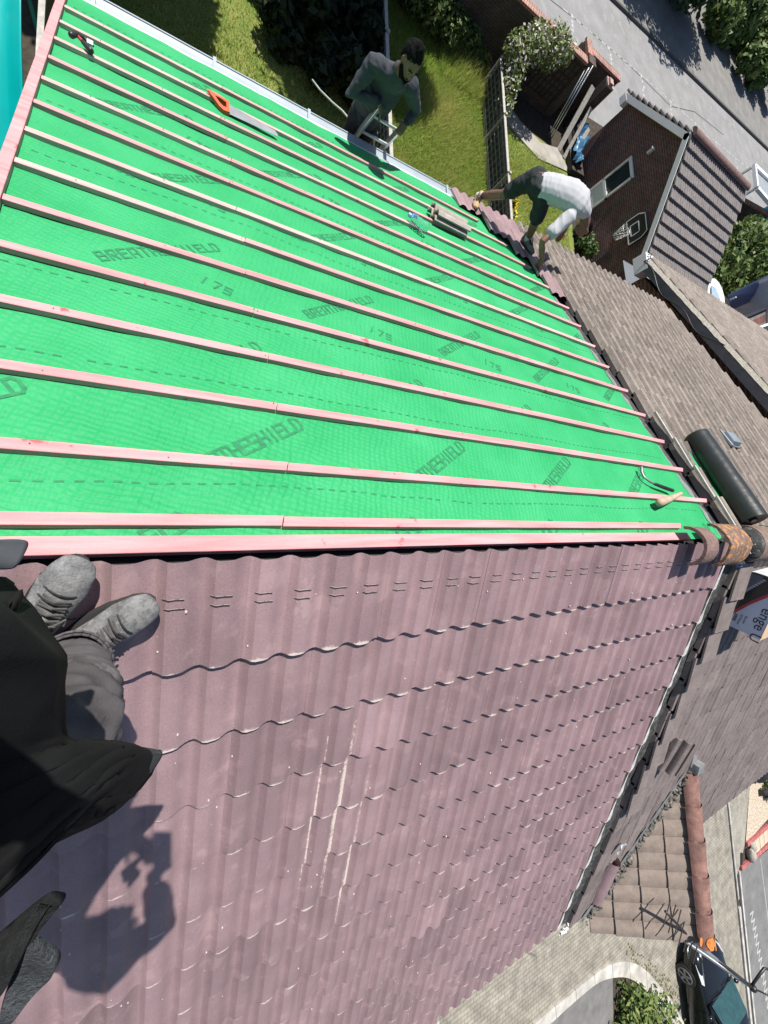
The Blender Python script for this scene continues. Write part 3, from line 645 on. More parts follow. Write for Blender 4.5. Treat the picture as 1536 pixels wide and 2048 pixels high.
for zz in (-.010, .016):
    ro = [SP(x, y, zz) for x, y in outer]; ri = [SP(x, y, zz) for x, y in inner]
    for i in range(9): j = (i + 1) % 9; hb.quad(ro[i], ro[j], ri[j], ri[i])
for ring in (outer, inner):
    for i in range(9):
        j = (i + 1) % 9; hb.quad(SP(*ring[i], -.010), SP(*ring[j], -.010), SP(*ring[j], .016), SP(*ring[i], .016))
obj('handle', hb, mat('orange_red_grip', (.70, .10, .035), rough=.45, var=.12), t, bevel=.003)
mb = MB(); mb.tube([SP(-.02, -.016, .004), SP(-.09, -.022, .004), SP(-.155, -.018, .004)], [.012, .014, .010], 10, cap='round'); obj('grip_back', mb, mat('pink_red_grip', (.75, .16, .16), rough=.5), t, smooth=True)
# roofing hammer
t = thing('roofing_hammer', 'roofing hammer with black grip and red shaft lying across the batten near the verge', 'hammer', BP(-.40, 4.08, 0))
A, B = BP(-.462, 4.155, .030), BP(-.318, 3.985, .022)
A, B = BX(150, 66, .03), BX(181, 101, .02)
mb = MB(); mb.tube([A.lerp(B, .15), A.lerp(B, .6)], .011, 10); obj('shaft', mb, mat('red_shaft', (.42, .05, .05), rough=.5), t, smooth=True)
mb = MB(); mb.tube([A.lerp(B, .52), A.lerp(B, .75), A.lerp(B, 1.0)], [.014, .018, .021], 10, cap='round'); obj('grip', mb, M['blackplastic'], t, smooth=True)
mb = MB(); H1, H2 = BX(143, 70, .035), BX(164, 74, .03); mb.tube([H1, A.lerp(B, .10) + NB * .005, H2], [.020, .017, .014], 10, cap='round')
H3 = BX(186, 92, .012); mb.tube([BX(168, 76, .025), BX(176, 84, .02), H3], [.012, .010, .007], 8, cap='round'); obj('head', mb, M['blackplastic'], t, smooth=True)
mb = MB(); mb.box(BX(180, 84, .03), (.035, .03, .006)); obj('maker_plate', mb, M['white'], t)
# bent ripper bar
t = thing('ripper_bar', 'bent steel bar with black grip lying on the green membrane near the ridge tiles', 'pry bar', BX(1310, 965))
mb = MB(); ps = [BX(1283, 935, .02), BX(1283, 944, .006), BX(1288, 954, .004), BX(1298, 962, .006), BX(1313, 970, .01)]; mb.tube(ps, [.011, .011, .009, .009, .009], 10, cap='round'); obj('bar', mb, M['steel'], t, smooth=True)
mb = MB(); mb.tube([BX(1310, 968, .012), BX(1328, 975, .014), BX(1345, 981, .016)], [.013, .015, .015], 12, cap='round'); obj('grip', mb, M['blackplastic'], t, smooth=True)
mb = MB(); mb.tube([BX(1320, 1005, .035), BX(1336, 999, .035), BX(1352, 992, .030), BX(1362, 987, .028)], [.033, .029, .021, .015], 14, cap='round')
o = obj('mallet_handle', mb, mat('pale_worn_wood', (.42, .33, .24), rough=.85, var=.2, scale=20), smooth=50); tag(o, 'pale worn wooden tool handle resting on the last batten before the ridge', 'handle')
# crushed bottle
t = thing('plastic_bottle', 'crushed clear plastic water bottle with blue cap lying on the battens', 'bottle', BX(840, 445))
A, B = BX(822, 432, .045), BX(856, 459, .045); ax = (B - A).normalized()
mb = MB(); prof = [(0, .016), (.05, .02), (.12, .045), (.25, .056), (.4, .050), (.5, .057), (.62, .049), (.75, .056), (.9, .052), (.97, .035)]
mb.tube([A.lerp(B, q) for q, r in prof], [r * .85 for q, r in prof], 18, ry=[r * .72 for q, r in prof])
mb.v = [tuple(V(p) + V((noise.noise(V(p) * 22), noise.noise(V(p) * 22 + V((3, 3, 3))), noise.noise(V(p) * 22 + V((7, 7, 7))))) * .010) for p in mb.v]
gl = bpy.data.materials.new('clear_plastic'); gl.use_nodes = True; p_ = gl.node_tree.nodes['Principled BSDF']; p_.inputs['Base Color'].default_value = (.78, .93, .97, 1); p_.inputs['Roughness'].default_value = .08; p_.inputs['Transmission Weight'].default_value = .93; p_.inputs['IOR'].default_value = 1.12
obj('body', mb, gl, t, smooth=True)
mb = MB(); mb.tube([A - ax * .028, A + ax * .004], .020, 14); mb.box(A + ax * .035 + NB * .02, (.06, .035, .004), Matrix.Rotation(.5, 3, 'X')); obj('cap', mb, mat('pale_blue_cap', (.22, .42, .75), rough=.4), t)
# loose roof tiles
def roof_tile(name, ctr, xd, up, L=.42, W=.30, m=None, Hh=.026):
    up = up.normalized(); xd = (xd - up * xd.dot(up)).normalized(); yd = up.cross(xd); mb = MB(); n = 20
    top = lambda a, b: ctr + xd * (a - .5) * L + yd * (b - .5) * W + up * (Hh * prof_old(b * .999))
    mb.grid(top, [0, .06, .5, .94, 1], [i / n for i in range(n + 1)])
    bot = lambda a, b: top(a, b) - up * .014
    mb.grid(bot, [0, 1], [i / n for i in range(n + 1)])
    for a in (0, 1):
        for i in range(n): mb.quad(top(a, i / n), top(a, (i + 1) / n), bot(a, (i + 1) / n), bot(a, i / n))
    for b in (0, 1): mb.quad(top(0, b), top(1, b), bot(1, b), bot(0, b))
    for a in (.80, .86, .91): mb.box(top(a, .5) + up * .006 - up * .02, (.012, .012, .012))
    return obj(name, mb, m, smooth=35)
gt = mat('loose_grey_tile', (.36, .32, .28), rough=.9, var=.2, scale=10, fine=.3, bump=.3, bscale=120)
c0 = BX(896, 443, .025); xd = BX(935, 463, .05) - BX(862, 425, .05)
for i, (lab) in enumerate(('lower grey roof tile of the pair lying on the battens beside the bottle', 'upper grey roof tile of the pair lying on the battens, on top of the other')):
    o = roof_tile('roof_tile', c0 + NB * (.045 * i + .0) + V((.02 * i, .015 * i, 0)), xd, NB, m=gt, L=.44, W=.27); tag(o, lab, 'roof tile', 'loose roof tiles')
o = roof_tile('roof_tile', FP(5.13, 2.50, .10), EF + V((-.10, 0, 0)), NF + V((-1.1, 0, 0)), m=M['fronttile'], L=.46, W=.2); tag(o, 'loose dark brown tile propped up on the brown front roof beside the black gutter strip', 'roof tile', 'loose roof tiles')
# vent tile
t = thing('vent_tile', 'small grey slotted vent tile on the brown back roof', 'vent', BX(1455, 878))
c = BX(1458, 880, .05); R_ = Matrix((V((1, 0, 0)), EB, NB)).transposed()
mb = MB(); mb.box(c + NB * .0, (.30, .22, .014), R_); obj('base_plate', mb, mat('grey_vent_plastic', (.15, .17, .19), rough=.5), t)
mb = MB(); w = [(-.10, -.09), (.13, -.09), (.13, .09), (-.10, .09)]; lo = [c + R_ @ V((x, y, .007)) for x, y in w]; hi = [c + R_ @ V((x * .92, y * .86, .06)) for x, y in w]; mb.loft([lo, hi]); obj('hood', mb, mat('blue_grey_vent_plastic', (.20, .235, .27), rough=.45), t, bevel=.008)
mb = MB(); mb.box(c + R_ @ V((-.135, 0, .02)), (.045, .24, .02), R_); obj('side_lip', mb, mat('pale_vent_edge', (.3, .33, .36), rough=.5), t)
# carton of tile fixings
t = thing('carton', 'large printed cardboard carton, blue-grey and black with a red stripe, standing on the front roof', 'carton', FP(5.3, .6))
Rb = Matrix.Rotation(math.radians(4), 3, NF)
def BXP(x, s, q): return FP(5.115, .30) + (Rb @ (V((1, 0, 0)) * x)) + (Rb @ (EF * s)) + NF * q
bh, bl, bd = .265, .60, .42
mb = MB(); mb.loft([[BXP(0, 0, .004), BXP(0, bl, .004), BXP(bd, bl, .004), BXP(bd, 0, .004)], [BXP(0, 0, bh), BXP(0, bl, bh), BXP(bd, bl, bh), BXP(bd, 0, bh)]], caps=(True, False))
obj('body', mb, mat('pale_blue_carton', (.52, .58, .70), rough=.6, var=.05), t)
mb = MB(); mb.quad(BXP(0, 0, bh), BXP(0, bl, bh), BXP(bd, bl, bh), BXP(bd, 0, bh)); mb.quad(BXP(-.004, .22, bh + .004), BXP(-.006, bl + .004, bh + .006), BXP(bd / 2 - .01, bl + .004, bh + .008), BXP(bd / 2 - .01, .22, bh + .008)); obj('top_flap', mb, mat('kraft_cardboard', (.60, .44, .28), rough=.8, var=.06), t)
mb = MB(); mb.grid(lambda x, q: BXP(-.004 + x, -.006 - .012 * math.sin(q * 9) * .5, q) , [0, .2, .42], [.02, .08, .14, .2, .262]); obj('plastic_wrap', mb, mat('clear_white_wrap', (.72, .74, .75), rough=.25), t, smooth=True)
def cart(pl, m, nm, o): 
    mb = MB(); mb.add([BXP(-o, s, q) for s, q in pl], [tuple(range(len(pl)))]); return obj(nm, mb, m, t)
cart([(.0, 0.006), (.0, .26), (.06, .26), (.16, .17), (.28, .085), (.42, .006)], M['blackplastic'], 'printed_black_panel', .002)
cart([(.01, .008), (.01, .10), (.05, .10), (.24, .008)], mat('print_grey', (.13, .14, .17), rough=.6), 'printed_roof_picture', .0035)
mb = MB()
for i in range(9): s = .03 + i * .022; mb.quad(BXP(-.0045, s, .13 - i * .0125), BXP(-.0045, s + .016, .122 - i * .0125), BXP(-.0045, s + .016, .098 - i * .0125), BXP(-.0045, s, .106 - i * .0125))
obj('printed_ladder_pattern', mb, mat('print_pale', (.42, .44, .5), rough=.6), t)
cart([(.42, .006), (.28, .085), (.16, .17), (.06, .26), (.10, .262), (.19, .18), (.31, .095), (.47, .006)], mat('print_red', (.40, .05, .055), rough=.6), 'printed_red_stripe', .003)
def carton_text(word, s, q, size, m):
    cu = bpy.data.curves.new('lettering', 'FONT'); cu.body = word; cu.size = size; tmp = bpy.data.objects.new('lettering', cu); COL.objects.link(tmp)
    dg = bpy.context.evaluated_depsgraph_get(); me = bpy.data.meshes.new_from_object(tmp.evaluated_get(dg)); bpy.data.objects.remove(tmp)
    mb = MB(); mb.add([BXP(-.004, s + v.co.x, q + v.co.y) for v in me.vertices], [tuple(p.vertices) for p in me.polygons]); bpy.data.meshes.remove(me)
    obj('printed_lettering', mb, m, t, fixn=False)
pr = mat('print_dark', (.025, .03, .05), rough=.6)
carton_text('enge U', .285, .190, .125, pr); carton_text('Brown', .435, .098, .030, pr); carton_text('50 Pieces', .435, .062, .030, pr)
mb = MB()
for i in range(4): mb.quad(BXP(-.004, .455 + .02 * i, .018), BXP(-.004, .467 + .02 * i, .018), BXP(-.004, .467 + .02 * i, .044), BXP(-.004, .455 + .02 * i, .044))
obj('printed_symbol', mb, pr, t)
# small litter
mb = MB(); c = FX(1479, 1130, .03); mb.ball(c, (.030, .024, .022), 12, 8); mb.ball(c + V((-.03, .0, -.008)), (.016, .02, .014), 8, 6); o = obj('bottle_cap', mb, mat('blue_cap', (.10, .17, .38), rough=.4), smooth=True); tag(o, 'small blue plastic cap lying between the black gutter strip and the carton', 'cap')
mb = MB(); c = FX(1238, 1692, .02)
mb.grid(lambda a, b: c + V((.05 * a + .10 * b, 0, 0)) + EF * (-.13 * b + .05 * a) + NF * (.03 + .028 * noise.noise(V((a * 2.2, b * 3, 1)))), [i / 6 - .5 for i in range(7)], [i / 8 - .5 for i in range(9)]); o = obj('foil_scrap', mb, mat('crumpled_foil', (.6, .64, .68), rough=.35, metal=.4)); tag(o, 'crumpled silvery scrap lying in the valley beside the small front gable', 'scrap')
mb = MB(); c = FX(1128, 1858, .03)
mb.grid(lambda a, b: c + V((.14 * a, 0, 0)) + EF * (.12 * b) + NF * (.05 * noise.noise(V((a * 4, b * 4, 6))) + .01), [i / 6 - .5 for i in range(7)], [i / 6 - .5 for i in range(7)]); o = obj('torn_bag', mb, mat('torn_white_bag', (.7, .68, .68), rough=.5, spots=(.4, .04, .05), spot_t=.6, spot_s=9)); tag(o, 'torn white and red plastic bag caught at the bottom of the black gutter strip', 'bag')
# crumbs and mortar chips on the maroon roof
mb = MB(); rr = random.Random(11)
for i in range(260):
    x = rr.uniform(-.6, 4.2); s = rr.uniform(.1, 4.8); r = rr.uniform(.0015, .005) * (1.6 if rr.random() < .08 else 1); ti = ((x - (.0627 - 1.5)) / .3) % 1.0; k = (s - .404) / G0 % 1.0 if s > .404 else s / .41
    mb.ball(FP(x, s, -.032 + .034 * prof_new(ti) + .028 * k + .004), (r, r * 1.3, r * .7), 5, 3)
o = obj('mortar_crumbs', mb, mat('pale_crumbs', (.55, .46, .43), rough=1)); tag(o, 'scattered pale mortar crumbs on the maroon tiles', 'crumbs', kind='stuff')

# ------------------------------------------------------------------ ladder
lx0, lx1 = 2.10, 2.44
def LP(x, z): return V((x, 4.86 - (z + 2.25) * .30 - .03, z))
lad = thing('ladder', 'aluminium ladder standing in the back garden and rising past the gutter', 'ladder', (2.27, 6.3, GZ))
for x, zt in ((lx0, -1.78), (lx1, -1.80)):
    mb = MB(); mb.beam(LP(x, GZ), LP(x, zt), .028, .075, up=(0, 1, .3), ch=.004); obj('stile', mb, M['metal'], lad)
z = GZ + .3
mb = MB()
while z < -1.85:
    q = MB(); q.tube([LP(lx0, z), LP(lx1, z)], .017, 10); obj('rung', q, M['metal'], lad, smooth=40); z += .266
# ------------------------------------------------------------------ people
def grow(name, chains, voxel, mats, parent, it=5, folds=None, mask=None):
    mb = MB()
    for ch in chains:
        side = ch[0]; pts = [V(c[0]) for c in ch[1:]]; a = [c[1] for c in ch[1:]]; b = [c[2] if len(c) > 2 else c[1] for c in ch[1:]]
        if len(pts) == 1: mb.ball(pts[0], (a[0], b[0], ch[1][3] if len(ch[1]) > 3 else a[0]), 16, 12)
        else: mb.tube(pts, a, 16, side=side if side is not None else None, cap='round', ry=b)
    o = obj(name, mb, mats, parent)
    md = o.modifiers.new('r', 'REMESH'); md.mode = 'VOXEL'; md.voxel_size = voxel; md.use_smooth_shade = True
    s_ = o.modifiers.new('s', 'SMOOTH'); s_.iterations = it; s_.factor = .5
    dg = bpy.context.evaluated_depsgraph_get(); me = bpy.data.meshes.new_from_object(o.evaluated_get(dg)); o.modifiers.clear(); old = o.data; o.data = me; me.name = name; bpy.data.meshes.remove(old)
    if folds:
        amp, fr, st = folds; n = len(me.vertices); co_ = np.empty(n * 3); no = np.empty(n * 3); me.vertices.foreach_get('co', co_); me.vertices.foreach_get('normal', no); co_ = co_.reshape(-1, 3); no = no.reshape(-1, 3)
        for i in range(n):
            p = V(co_[i]); q = V((p.dot(st[0]) * fr, p.dot(st[1]) * fr * .35, p.dot(st[2]) * fr * .8)); f = noise.noise(q + V((0, 0, 7)))
            f2 = noise.noise(q * 2.3); co_[i] += no[i] * (amp * ((1 - abs(f) * 2.2) - .3) + amp * .4 * f2)
        me.vertices.foreach_set('co', co_.reshape(-1))
    for p in me.polygons: p.use_smooth = True
    return o
def hand(ch, wrist, fdir, palm, spread=1.0, curl=.5, s=1.0, thumb=1):
    """palm and five bent fingers; fdir = finger direction, palm = direction the palm faces"""
    fdir = V(fdir).normalized(); palm = V(palm); palm = (palm - fdir * palm.dot(fdir)).normalized(); sd = fdir.cross(palm) * thumb
    wrist = V(wrist); kn = wrist + fdir * .085 * s
    ch.append([sd, (wrist - fdir * .01, .026 * s, .02 * s), (wrist + fdir * .03 * s, .036 * s, .018 * s), (kn, .040 * s, .014 * s)])
    for i, (off, ln) in enumerate(((-.030, .062), (-.010, .078), (.010, .082), (.030, .072))):
        p0 = kn + sd * off * s - fdir * .012 * s; d1 = (fdir + sd * off * 2.2 * spread + palm * curl * .5).normalized(); d2 = (fdir + palm * curl * 1.6).normalized(); d3 = (fdir * .6 + palm * curl * 2.6).normalized()
        p1 = p0 + d1 * ln * .5 * s; p2 = p1 + d2 * ln * .32 * s; p3 = p2 + d3 * ln * .26 * s
        ch.append([None, (p0, .0095 * s), (p1, .009 * s), (p2, .008 * s), (p3, .0068 * s)])
    t0 = wrist + fdir * .028 * s + sd * .026 * s; t1 = t0 + (fdir * .5 + sd * .9 + palm * .3).normalized() * .038 * s; t2 = t1 + (fdir * .85 + sd * .25 + palm * .5).normalized() * .032 * s
    ch.append([None, (t0, .013 * s), (t1, .0105 * s), (t2, .008 * s)])
def boot(par, heel, toe, upv, m, msole, L=.30, top=.12, name='boot', wide=1.0, laces=None, mid=None):
    heel, toe, upv = V(heel), V(toe), V(upv).normalized(); f = (toe - heel); f = (f - upv * f.dot(upv)).normalized(); sd = f.cross(upv)
    g = lambda x, z: heel + f * x * L + upv * z
    ch = [[sd, (g(.10, .045), .037 * wide, .040), (g(.30, .055), .037 * wide, .045), (g(.50, .052), .042 * wide, .040), (g(.70, .042), .048 * wide, .034), (g(.88, .036), .043 * wide, .028), (g(.95, .032), .036 * wide, .024)],
          [f, (g(.14, .04), .05, .038), (g(.15, .09), .048, .038), (g(.17, top), .046, .040)], [sd, (g(.2, .10), .03, .03), (g(.42, .082), .032, .022), (g(.6, .062), .036, .018)]]
    o = grow(name, ch, .006, m, par, it=4)
    mb = MB(); ol = []
    for k in range(24):
        a = 2 * PI * k / 24; x = math.cos(a); y = math.sin(a); w = .038 + .012 * (x * .5 + .5); ol.append(heel + f * (L * .5 + x * L * .515) + sd * y * w * wide * (1 if abs(x) < .6 else 1) - upv * .002)
    mb.prism(ol, upv * .024); obj('sole', mb, msole, o)
    if laces:
        mb = MB()
        sm = MB()
        for xq, zz in ((.70, .074), (.62, .082)):
            sm.tube([g(xq + .02 * (1 - math.sin(a)), .012) + sd * (math.cos(a) * .044 * wide) + upv * (zz * math.sin(a)) for a in [PI * i / 12 for i in range(13)]], .0026, 6)
        obj('seam', sm, msole, o)
        for k in range(5):
            x = .40 + .055 * k; z = .118 - .0075 * k
            mb.tube([g(x, z - .010) + sd * .034, g(x + .02, z + .004), g(x + .035, z - .012) - sd * .034], .0036, 6); mb.tube([g(x + .035, z - .010) + sd * .034, g(x + .02, z + .006), g(x, z - .012) - sd * .034], .0036, 6)
        mb.tube([g(.42, .122), g(.48, .126) + sd * .025, g(.52, .10) + sd * .045, g(.46, .10) + sd * .050], .0034, 6); mb.tube([g(.42, .122), g(.40, .128) - sd * .025, g(.50, .102) - sd * .042], .0034, 6)
        obj('lace', mb, laces, o)
    return o
skinA = mat('brown_skin', (.165, .083, .057), rough=.5, var=.12, scale=20); skinB = mat('dark_brown_skin', (.19, .098, .068), rough=.5, var=.12, scale=20)
hairM = mat('black_hair', (.009, .0085, .0085), rough=.95, var=.4, scale=60, bump=.6, bscale=180, spec=.1)
def head(ch, c, up, fw, s=1.0):
    up = V(up).normalized(); fw = V(fw); fw = (fw - up * fw.dot(up)).normalized(); sd = fw.cross(up); c = V(c)
    at = lambda x, y, z: c + sd * x * s + fw * y * s + up * z * s
    ch.append([sd, (at(0, -.012, .105), .03, .04), (at(0, -.012, .085), .062 * s, .078 * s), (at(0, -.008, .045), .075 * s, .095 * s), (at(0, 0, 0), .074 * s, .094 * s), (at(0, .012, -.04), .066 * s, .082 * s), (at(0, .028, -.085), .05 * s, .058 * s), (at(0, .045, -.11), .03 * s, .034 * s)])
    ch.append([None, (at(0, .088, .01), .011), (at(0, .103, -.018), .014), (at(0, .098, -.03), .017)])
    ch.append([sd, (at(-.045, .078, .018), .014, .010), (at(.045, .078, .018), .014, .010)])
    ch.append([sd, (at(-.022, .088, -.062), .008, .007), (at(0, .095, -.062), .010, .008), (at(.022, .088, -.062), .008, .007)])
    for q in (-1, 1): ch.append([None, (at(q * .078, -.005, .022), .015), (at(q * .084, -.012, .0), .014), (at(q * .076, -.004, -.028), .010)])
    return at
def face_bits(par, at, beard=None):
    ew = mat('eye_white', (.2, .18, .16), rough=.2)
    for q in (-1, 1):
        mb = MB(); mb.ball(at(q * .033, .0805, .008), .0105, 8, 6); e = obj('eye', mb, ew, par, smooth=True)
        mb = MB(); mb.ball(at(q * .033, .089, .006), .0055, 6, 5); obj('pupil', mb, hairM, e)
        mb = MB(); mb.tube([at(q * .015, .094, .030), at(q * .034, .096, .036), at(q * .056, .082, .030)], .0048, 6); obj('eyebrow', mb, hairM, par)

# --- worker in white T-shirt laying tiles at the eaves
pa = thing('person', 'person in white T-shirt and dark shorts bending down to lay tiles at the eaves', 'person', (3.98, 4.25, -2.1))
pel = V((4.00, 4.24, -1.30)); chs = V((4.40, 4.06, -1.10)); nk = V((4.56, 4.02, -1.13)); hd = V((4.70, 3.965, -1.245))
shR, elR, wrR = V((4.27, 3.86, -1.17)), V((4.05, 3.62, -1.38)), V((4.24, 3.56, -1.54)); shL, elL, wrL = V((4.58, 4.26, -1.15)), V((4.76, 4.30, -1.40)), V((4.82, 4.22, -1.58))
k1, a1 = V((3.80, 4.38, -1.71)), V((3.775, 4.66, -2.09)); k2, a2 = V((4.11, 4.02, -1.47)), V((4.27, 3.97, -1.76))
hup = (hd - nk).normalized() * -1; ch = []
hu = V((.55, -.05, -.55)); hf = V((-.25, -.25, -.80))
ch.append([V((.3, .9, 0)), (pel, .15, .11), (pel.lerp(chs, .5), .14, .10), (chs, .17, .10), (nk, .06, .06), (hd - hu.normalized() * .06, .055, .06)])
at = head(ch, hd, hu, hf)
for s_, e_, w_ in ((shR, elR, wrR), (shL, elL, wrL)): ch.append([None, (s_, .055), (s_.lerp(e_, .4), .050), (e_, .040), (e_.lerp(w_, .3), .041), (w_, .027)])
for h_, k_, a_ in ((pel + V((-.05, .1, 0)), k1, a1), (pel + V((.05, -.1, 0)), k2, a2)): ch.append([None, (h_, .085), (h_.lerp(k_, .5), .072), (k_, .054), (k_.lerp(a_, .35), .056), (a_, .036)])
hand(ch, wrR, (.25, -.15, -.9), (.5, .5, 0), curl=.7); hand(ch, wrL, (.1, -.4, -.9), (-.6, -.3, 0), curl=.5, thumb=-1)
obj_skin = grow('body', ch, .0085, skinB, pa, it=3)
mb = MB(); hc = []
hc.append([None, (at(0, -.02, .035), .080, .104, .085)]); 
hc = [[hu.cross(hf), (at(0, -.03, .11), .04, .05), (at(0, -.025, .09), .068, .085), (at(0, -.025, .05), .082, .098), (at(0, -.035, .01), .079, .082), (at(0, -.05, -.03), .068, .055)]]
grow('hair', hc, .009, hairM, pa, it=3, folds=(.002, 60, (V((1, 0, 0)), V((0, 1, 0)), V((0, 0, 1)))))
face_bits(pa, at)
shirt = [[V((.3, .9, 0)), (pel + V((.02, 0, .01)), .168, .125), (pel.lerp(chs, .3) + V((0, 0, .02)), .178, .135), (pel.lerp(chs, .7) + V((0, 0, .035)), .20, .135), (chs, .205, .125), (chs.lerp(nk, .6), .13, .09), (nk, .075, .07)],
         [None, (shR + (shL - shR) * .12, .085), (shR, .082), (shR.lerp(elR, .45), .074), (shR.lerp(elR, .62), .078)], [None, (shL, .082), (shL.lerp(elL, .45), .072), (shL.lerp(elL, .62), .076)]]
tx = (chs - pel).normalized()
grow('t_shirt', shirt, .009, mat('white_t_shirt', (.43, .43, .455), rough=.85, var=.04, bump=.1, bscale=300), pa, it=4, folds=(.005, 15, (tx, tx.cross(V((0, 0, 1))), V((0, 0, 1)))))
sh = [[V((.3, .9, 0)), (pel + V((.05, -.01, .02)), .155, .12), (pel + V((-.03, .01, -.03)), .165, .125)]]
for h_, k_, dd in ((pel + V((-.05, .1, -.02)), k1, .76), (pel + V((.05, -.1, -.02)), k2, .98)): sh.append([None, (h_, .11), (h_.lerp(k_, .5), .098), (h_.lerp(k_, dd), .086)])
grow('shorts', sh, .009, mat('charcoal_shorts', (.022, .025, .028), rough=.85, var=.25), pa, it=4, folds=(.010, 12, (V((0, 0, 1)), V((1, 0, 0)), V((0, 1, 0)))))
for k_, a_ in ((k1, a1), (k2, a2)): grow('sock', [[None, (k_.lerp(a_, .66), .044), (k_.lerp(a_, .98), .042)]], .007, mat('white_sock', (.68, .7, .72), rough=.9), pa, it=2)
tanb = mat('tan_work_boot', (.44, .30, .16), rough=.8, var=.3, scale=14); grb = mat('dusty_grey_boot', (.16, .15, .14), rough=.85, var=.3, scale=14); sole = mat('dark_boot_sole', (.03, .03, .03), rough=.8)
boot(pa, BP(3.80, 5.10, .010), BP(3.66, 4.86, .010), NB, tanb, sole, top=.13, laces=M['darkwood'])
boot(pa, a2 + V((-.02, .06, -.085)), BP(4.30, 4.00, .02), NB, grb, sole, top=.12, laces=M['darkwood'])
# --- worker on the ladder
pb = thing('person', 'person with dark hair in grey sweatshirt standing on the ladder behind the gutter', 'person', (2.2, 5.05, -3.1))
pel = V((2.15, 4.98, -2.10)); chs = V((2.08, 4.77, -1.62)); nk = V((2.08, 4.63, -1.385)); hd = V((2.09, 4.54, -1.215))
shR, elR, wrR = V((1.865, 4.69, -1.49)), V((1.755, 4.61, -1.77)), V((2.04, 4.61, -1.70)); shL, elL, wrL = V((2.285, 4.72, -1.49)), V((2.53, 4.81, -1.73)), V((2.425, 4.66, -1.77))
ch = []; hu = V((.10, -.30, .9)); hf = V((.25, -.75, -.50))
ch.append([V((1, 0, 0)), (pel + V((0, 0, -.05)), .15, .11), (pel, .155, .11), (chs, .17, .10), (nk, .06, .06), (hd - V((0, 0, .05)), .055, .06)]); at = head(ch, hd, hu, hf, 1.08)
for s_, e_, w_ in ((shR, elR, wrR), (shL, elL, wrL)): ch.append([None, (s_, .055), (s_.lerp(e_, .4), .050), (e_, .040), (e_.lerp(w_, .3), .041), (w_, .029)])
for q, kz in ((-.09, -2.52), (.09, -2.46)):
    hp = pel + V((q, 0, -.04)); kn = V((2.17 + q, 4.97, kz)); an = V((2.17 + q * .9, 5.16, kz - .42)); ch.append([None, (hp, .085), (hp.lerp(kn, .5), .075), (kn, .055), (kn.lerp(an, .35), .056), (an, .037)])
hand(ch, wrR, (.55, -.25, -.70), (.15, -.2, -1), curl=.35, s=1.12); hand(ch, wrL, (-.25, -.35, -.75), (.1, .5, -.6), curl=1.0, thumb=-1, s=1.12)
grow('body', ch, .0085, skinA, pb, it=3); face_bits(pb, at)
grow('hair', [[hu.cross(hf), (at(0, -.02, .125), .045, .055), (at(0, -.018, .10), .075, .092), (at(0, -.022, .055), .089, .104), (at(0, -.045, .01), .084, .082), (at(0, -.055, -.03), .07, .055)]], .009, hairM, pb, it=2, folds=(.006, 45, (V((1, 0, 0)), V((0, 1, 0)), V((0, 0, 1)))))
grow('beard', [[hu.cross(hf), (at(-.066, .025, -.045), .022, .024), (at(-.046, .064, -.085), .026, .024), (at(0, .085, -.103), .030, .024), (at(.046, .064, -.085), .026, .024), (at(.066, .025, -.045), .022, .024)], [None, (at(-.022, .096, -.050), .006), (at(0, .101, -.048), .006), (at(.022, .096, -.050), .006)]], .006, hairM, pb, it=2)
gm = mat('grey_sweatshirt', (.050, .055, .066), rough=.95, var=.12, scale=30, bump=.15, bscale=300)
sw = [[V((1, 0, 0)), (pel + V((0, 0, -.06)), .168, .13), (pel + V((0, 0, .05)), .180, .138), (chs + V((0, 0, -.1)), .195, .138), (chs + V((0, 0, .05)), .205, .125), (nk + V((0, 0, -.06)), .13, .09), (nk + V((0, .0, -.005)), .075, .07)]]
for s_, e_, w_ in ((shR, elR, wrR), (shL, elL, wrL)): sw.append([None, (s_ + (V((2.15, s_.y, s_.z)) - s_) * .2, .09), (s_, .084), (s_.lerp(e_, .5), .070), (e_, .062), (e_.lerp(w_, .5), .054), (e_.lerp(w_, .86), .044)])
grow('sweatshirt', sw, .009, gm, pb, it=4, folds=(.008, 14, (V((.3, 0, 1)), V((1, 0, 0)), V((0, 1, 0)))))
for e_, w_ in ((elR, wrR), (elL, wrL)): grow('cuff', [[None, (e_.lerp(w_, .84), .040), (e_.lerp(w_, .98), .036)]], .006, mat('dark_cuff', (.03, .032, .036), rough=.9), pb, it=2)
tr = [[V((1, 0, 0)), (pel + V((0, 0, .02)), .16, .125), (pel + V((0, 0, -.08)), .168, .13)]]
for q, kz in ((-.09, -2.52), (.09, -2.46)):
    hp = pel + V((q, 0, -.06)); kn = V((2.17 + q, 4.97, kz)); an = V((2.17 + q * .9, 5.16, kz - .40)); tr.append([None, (hp, .10), (hp.lerp(kn, .5), .09), (kn, .072), (an, .065)])
grow('trousers', tr, .010, mat('dark_work_trousers', (.028, .030, .034), rough=.9, var=.2), pb, it=4, folds=(.010, 12, (V((0, 0, 1)), V((1, 0, 0)), V((0, 1, 0)))))
for q, kz in ((-.09, -2.52), (.09, -2.46)): boot(pb, V((2.17 + q * .9, 5.26, kz - .50)), V((2.17 + q * .9, 4.98, kz - .50)), V((0, 0, 1)), grb, sole)
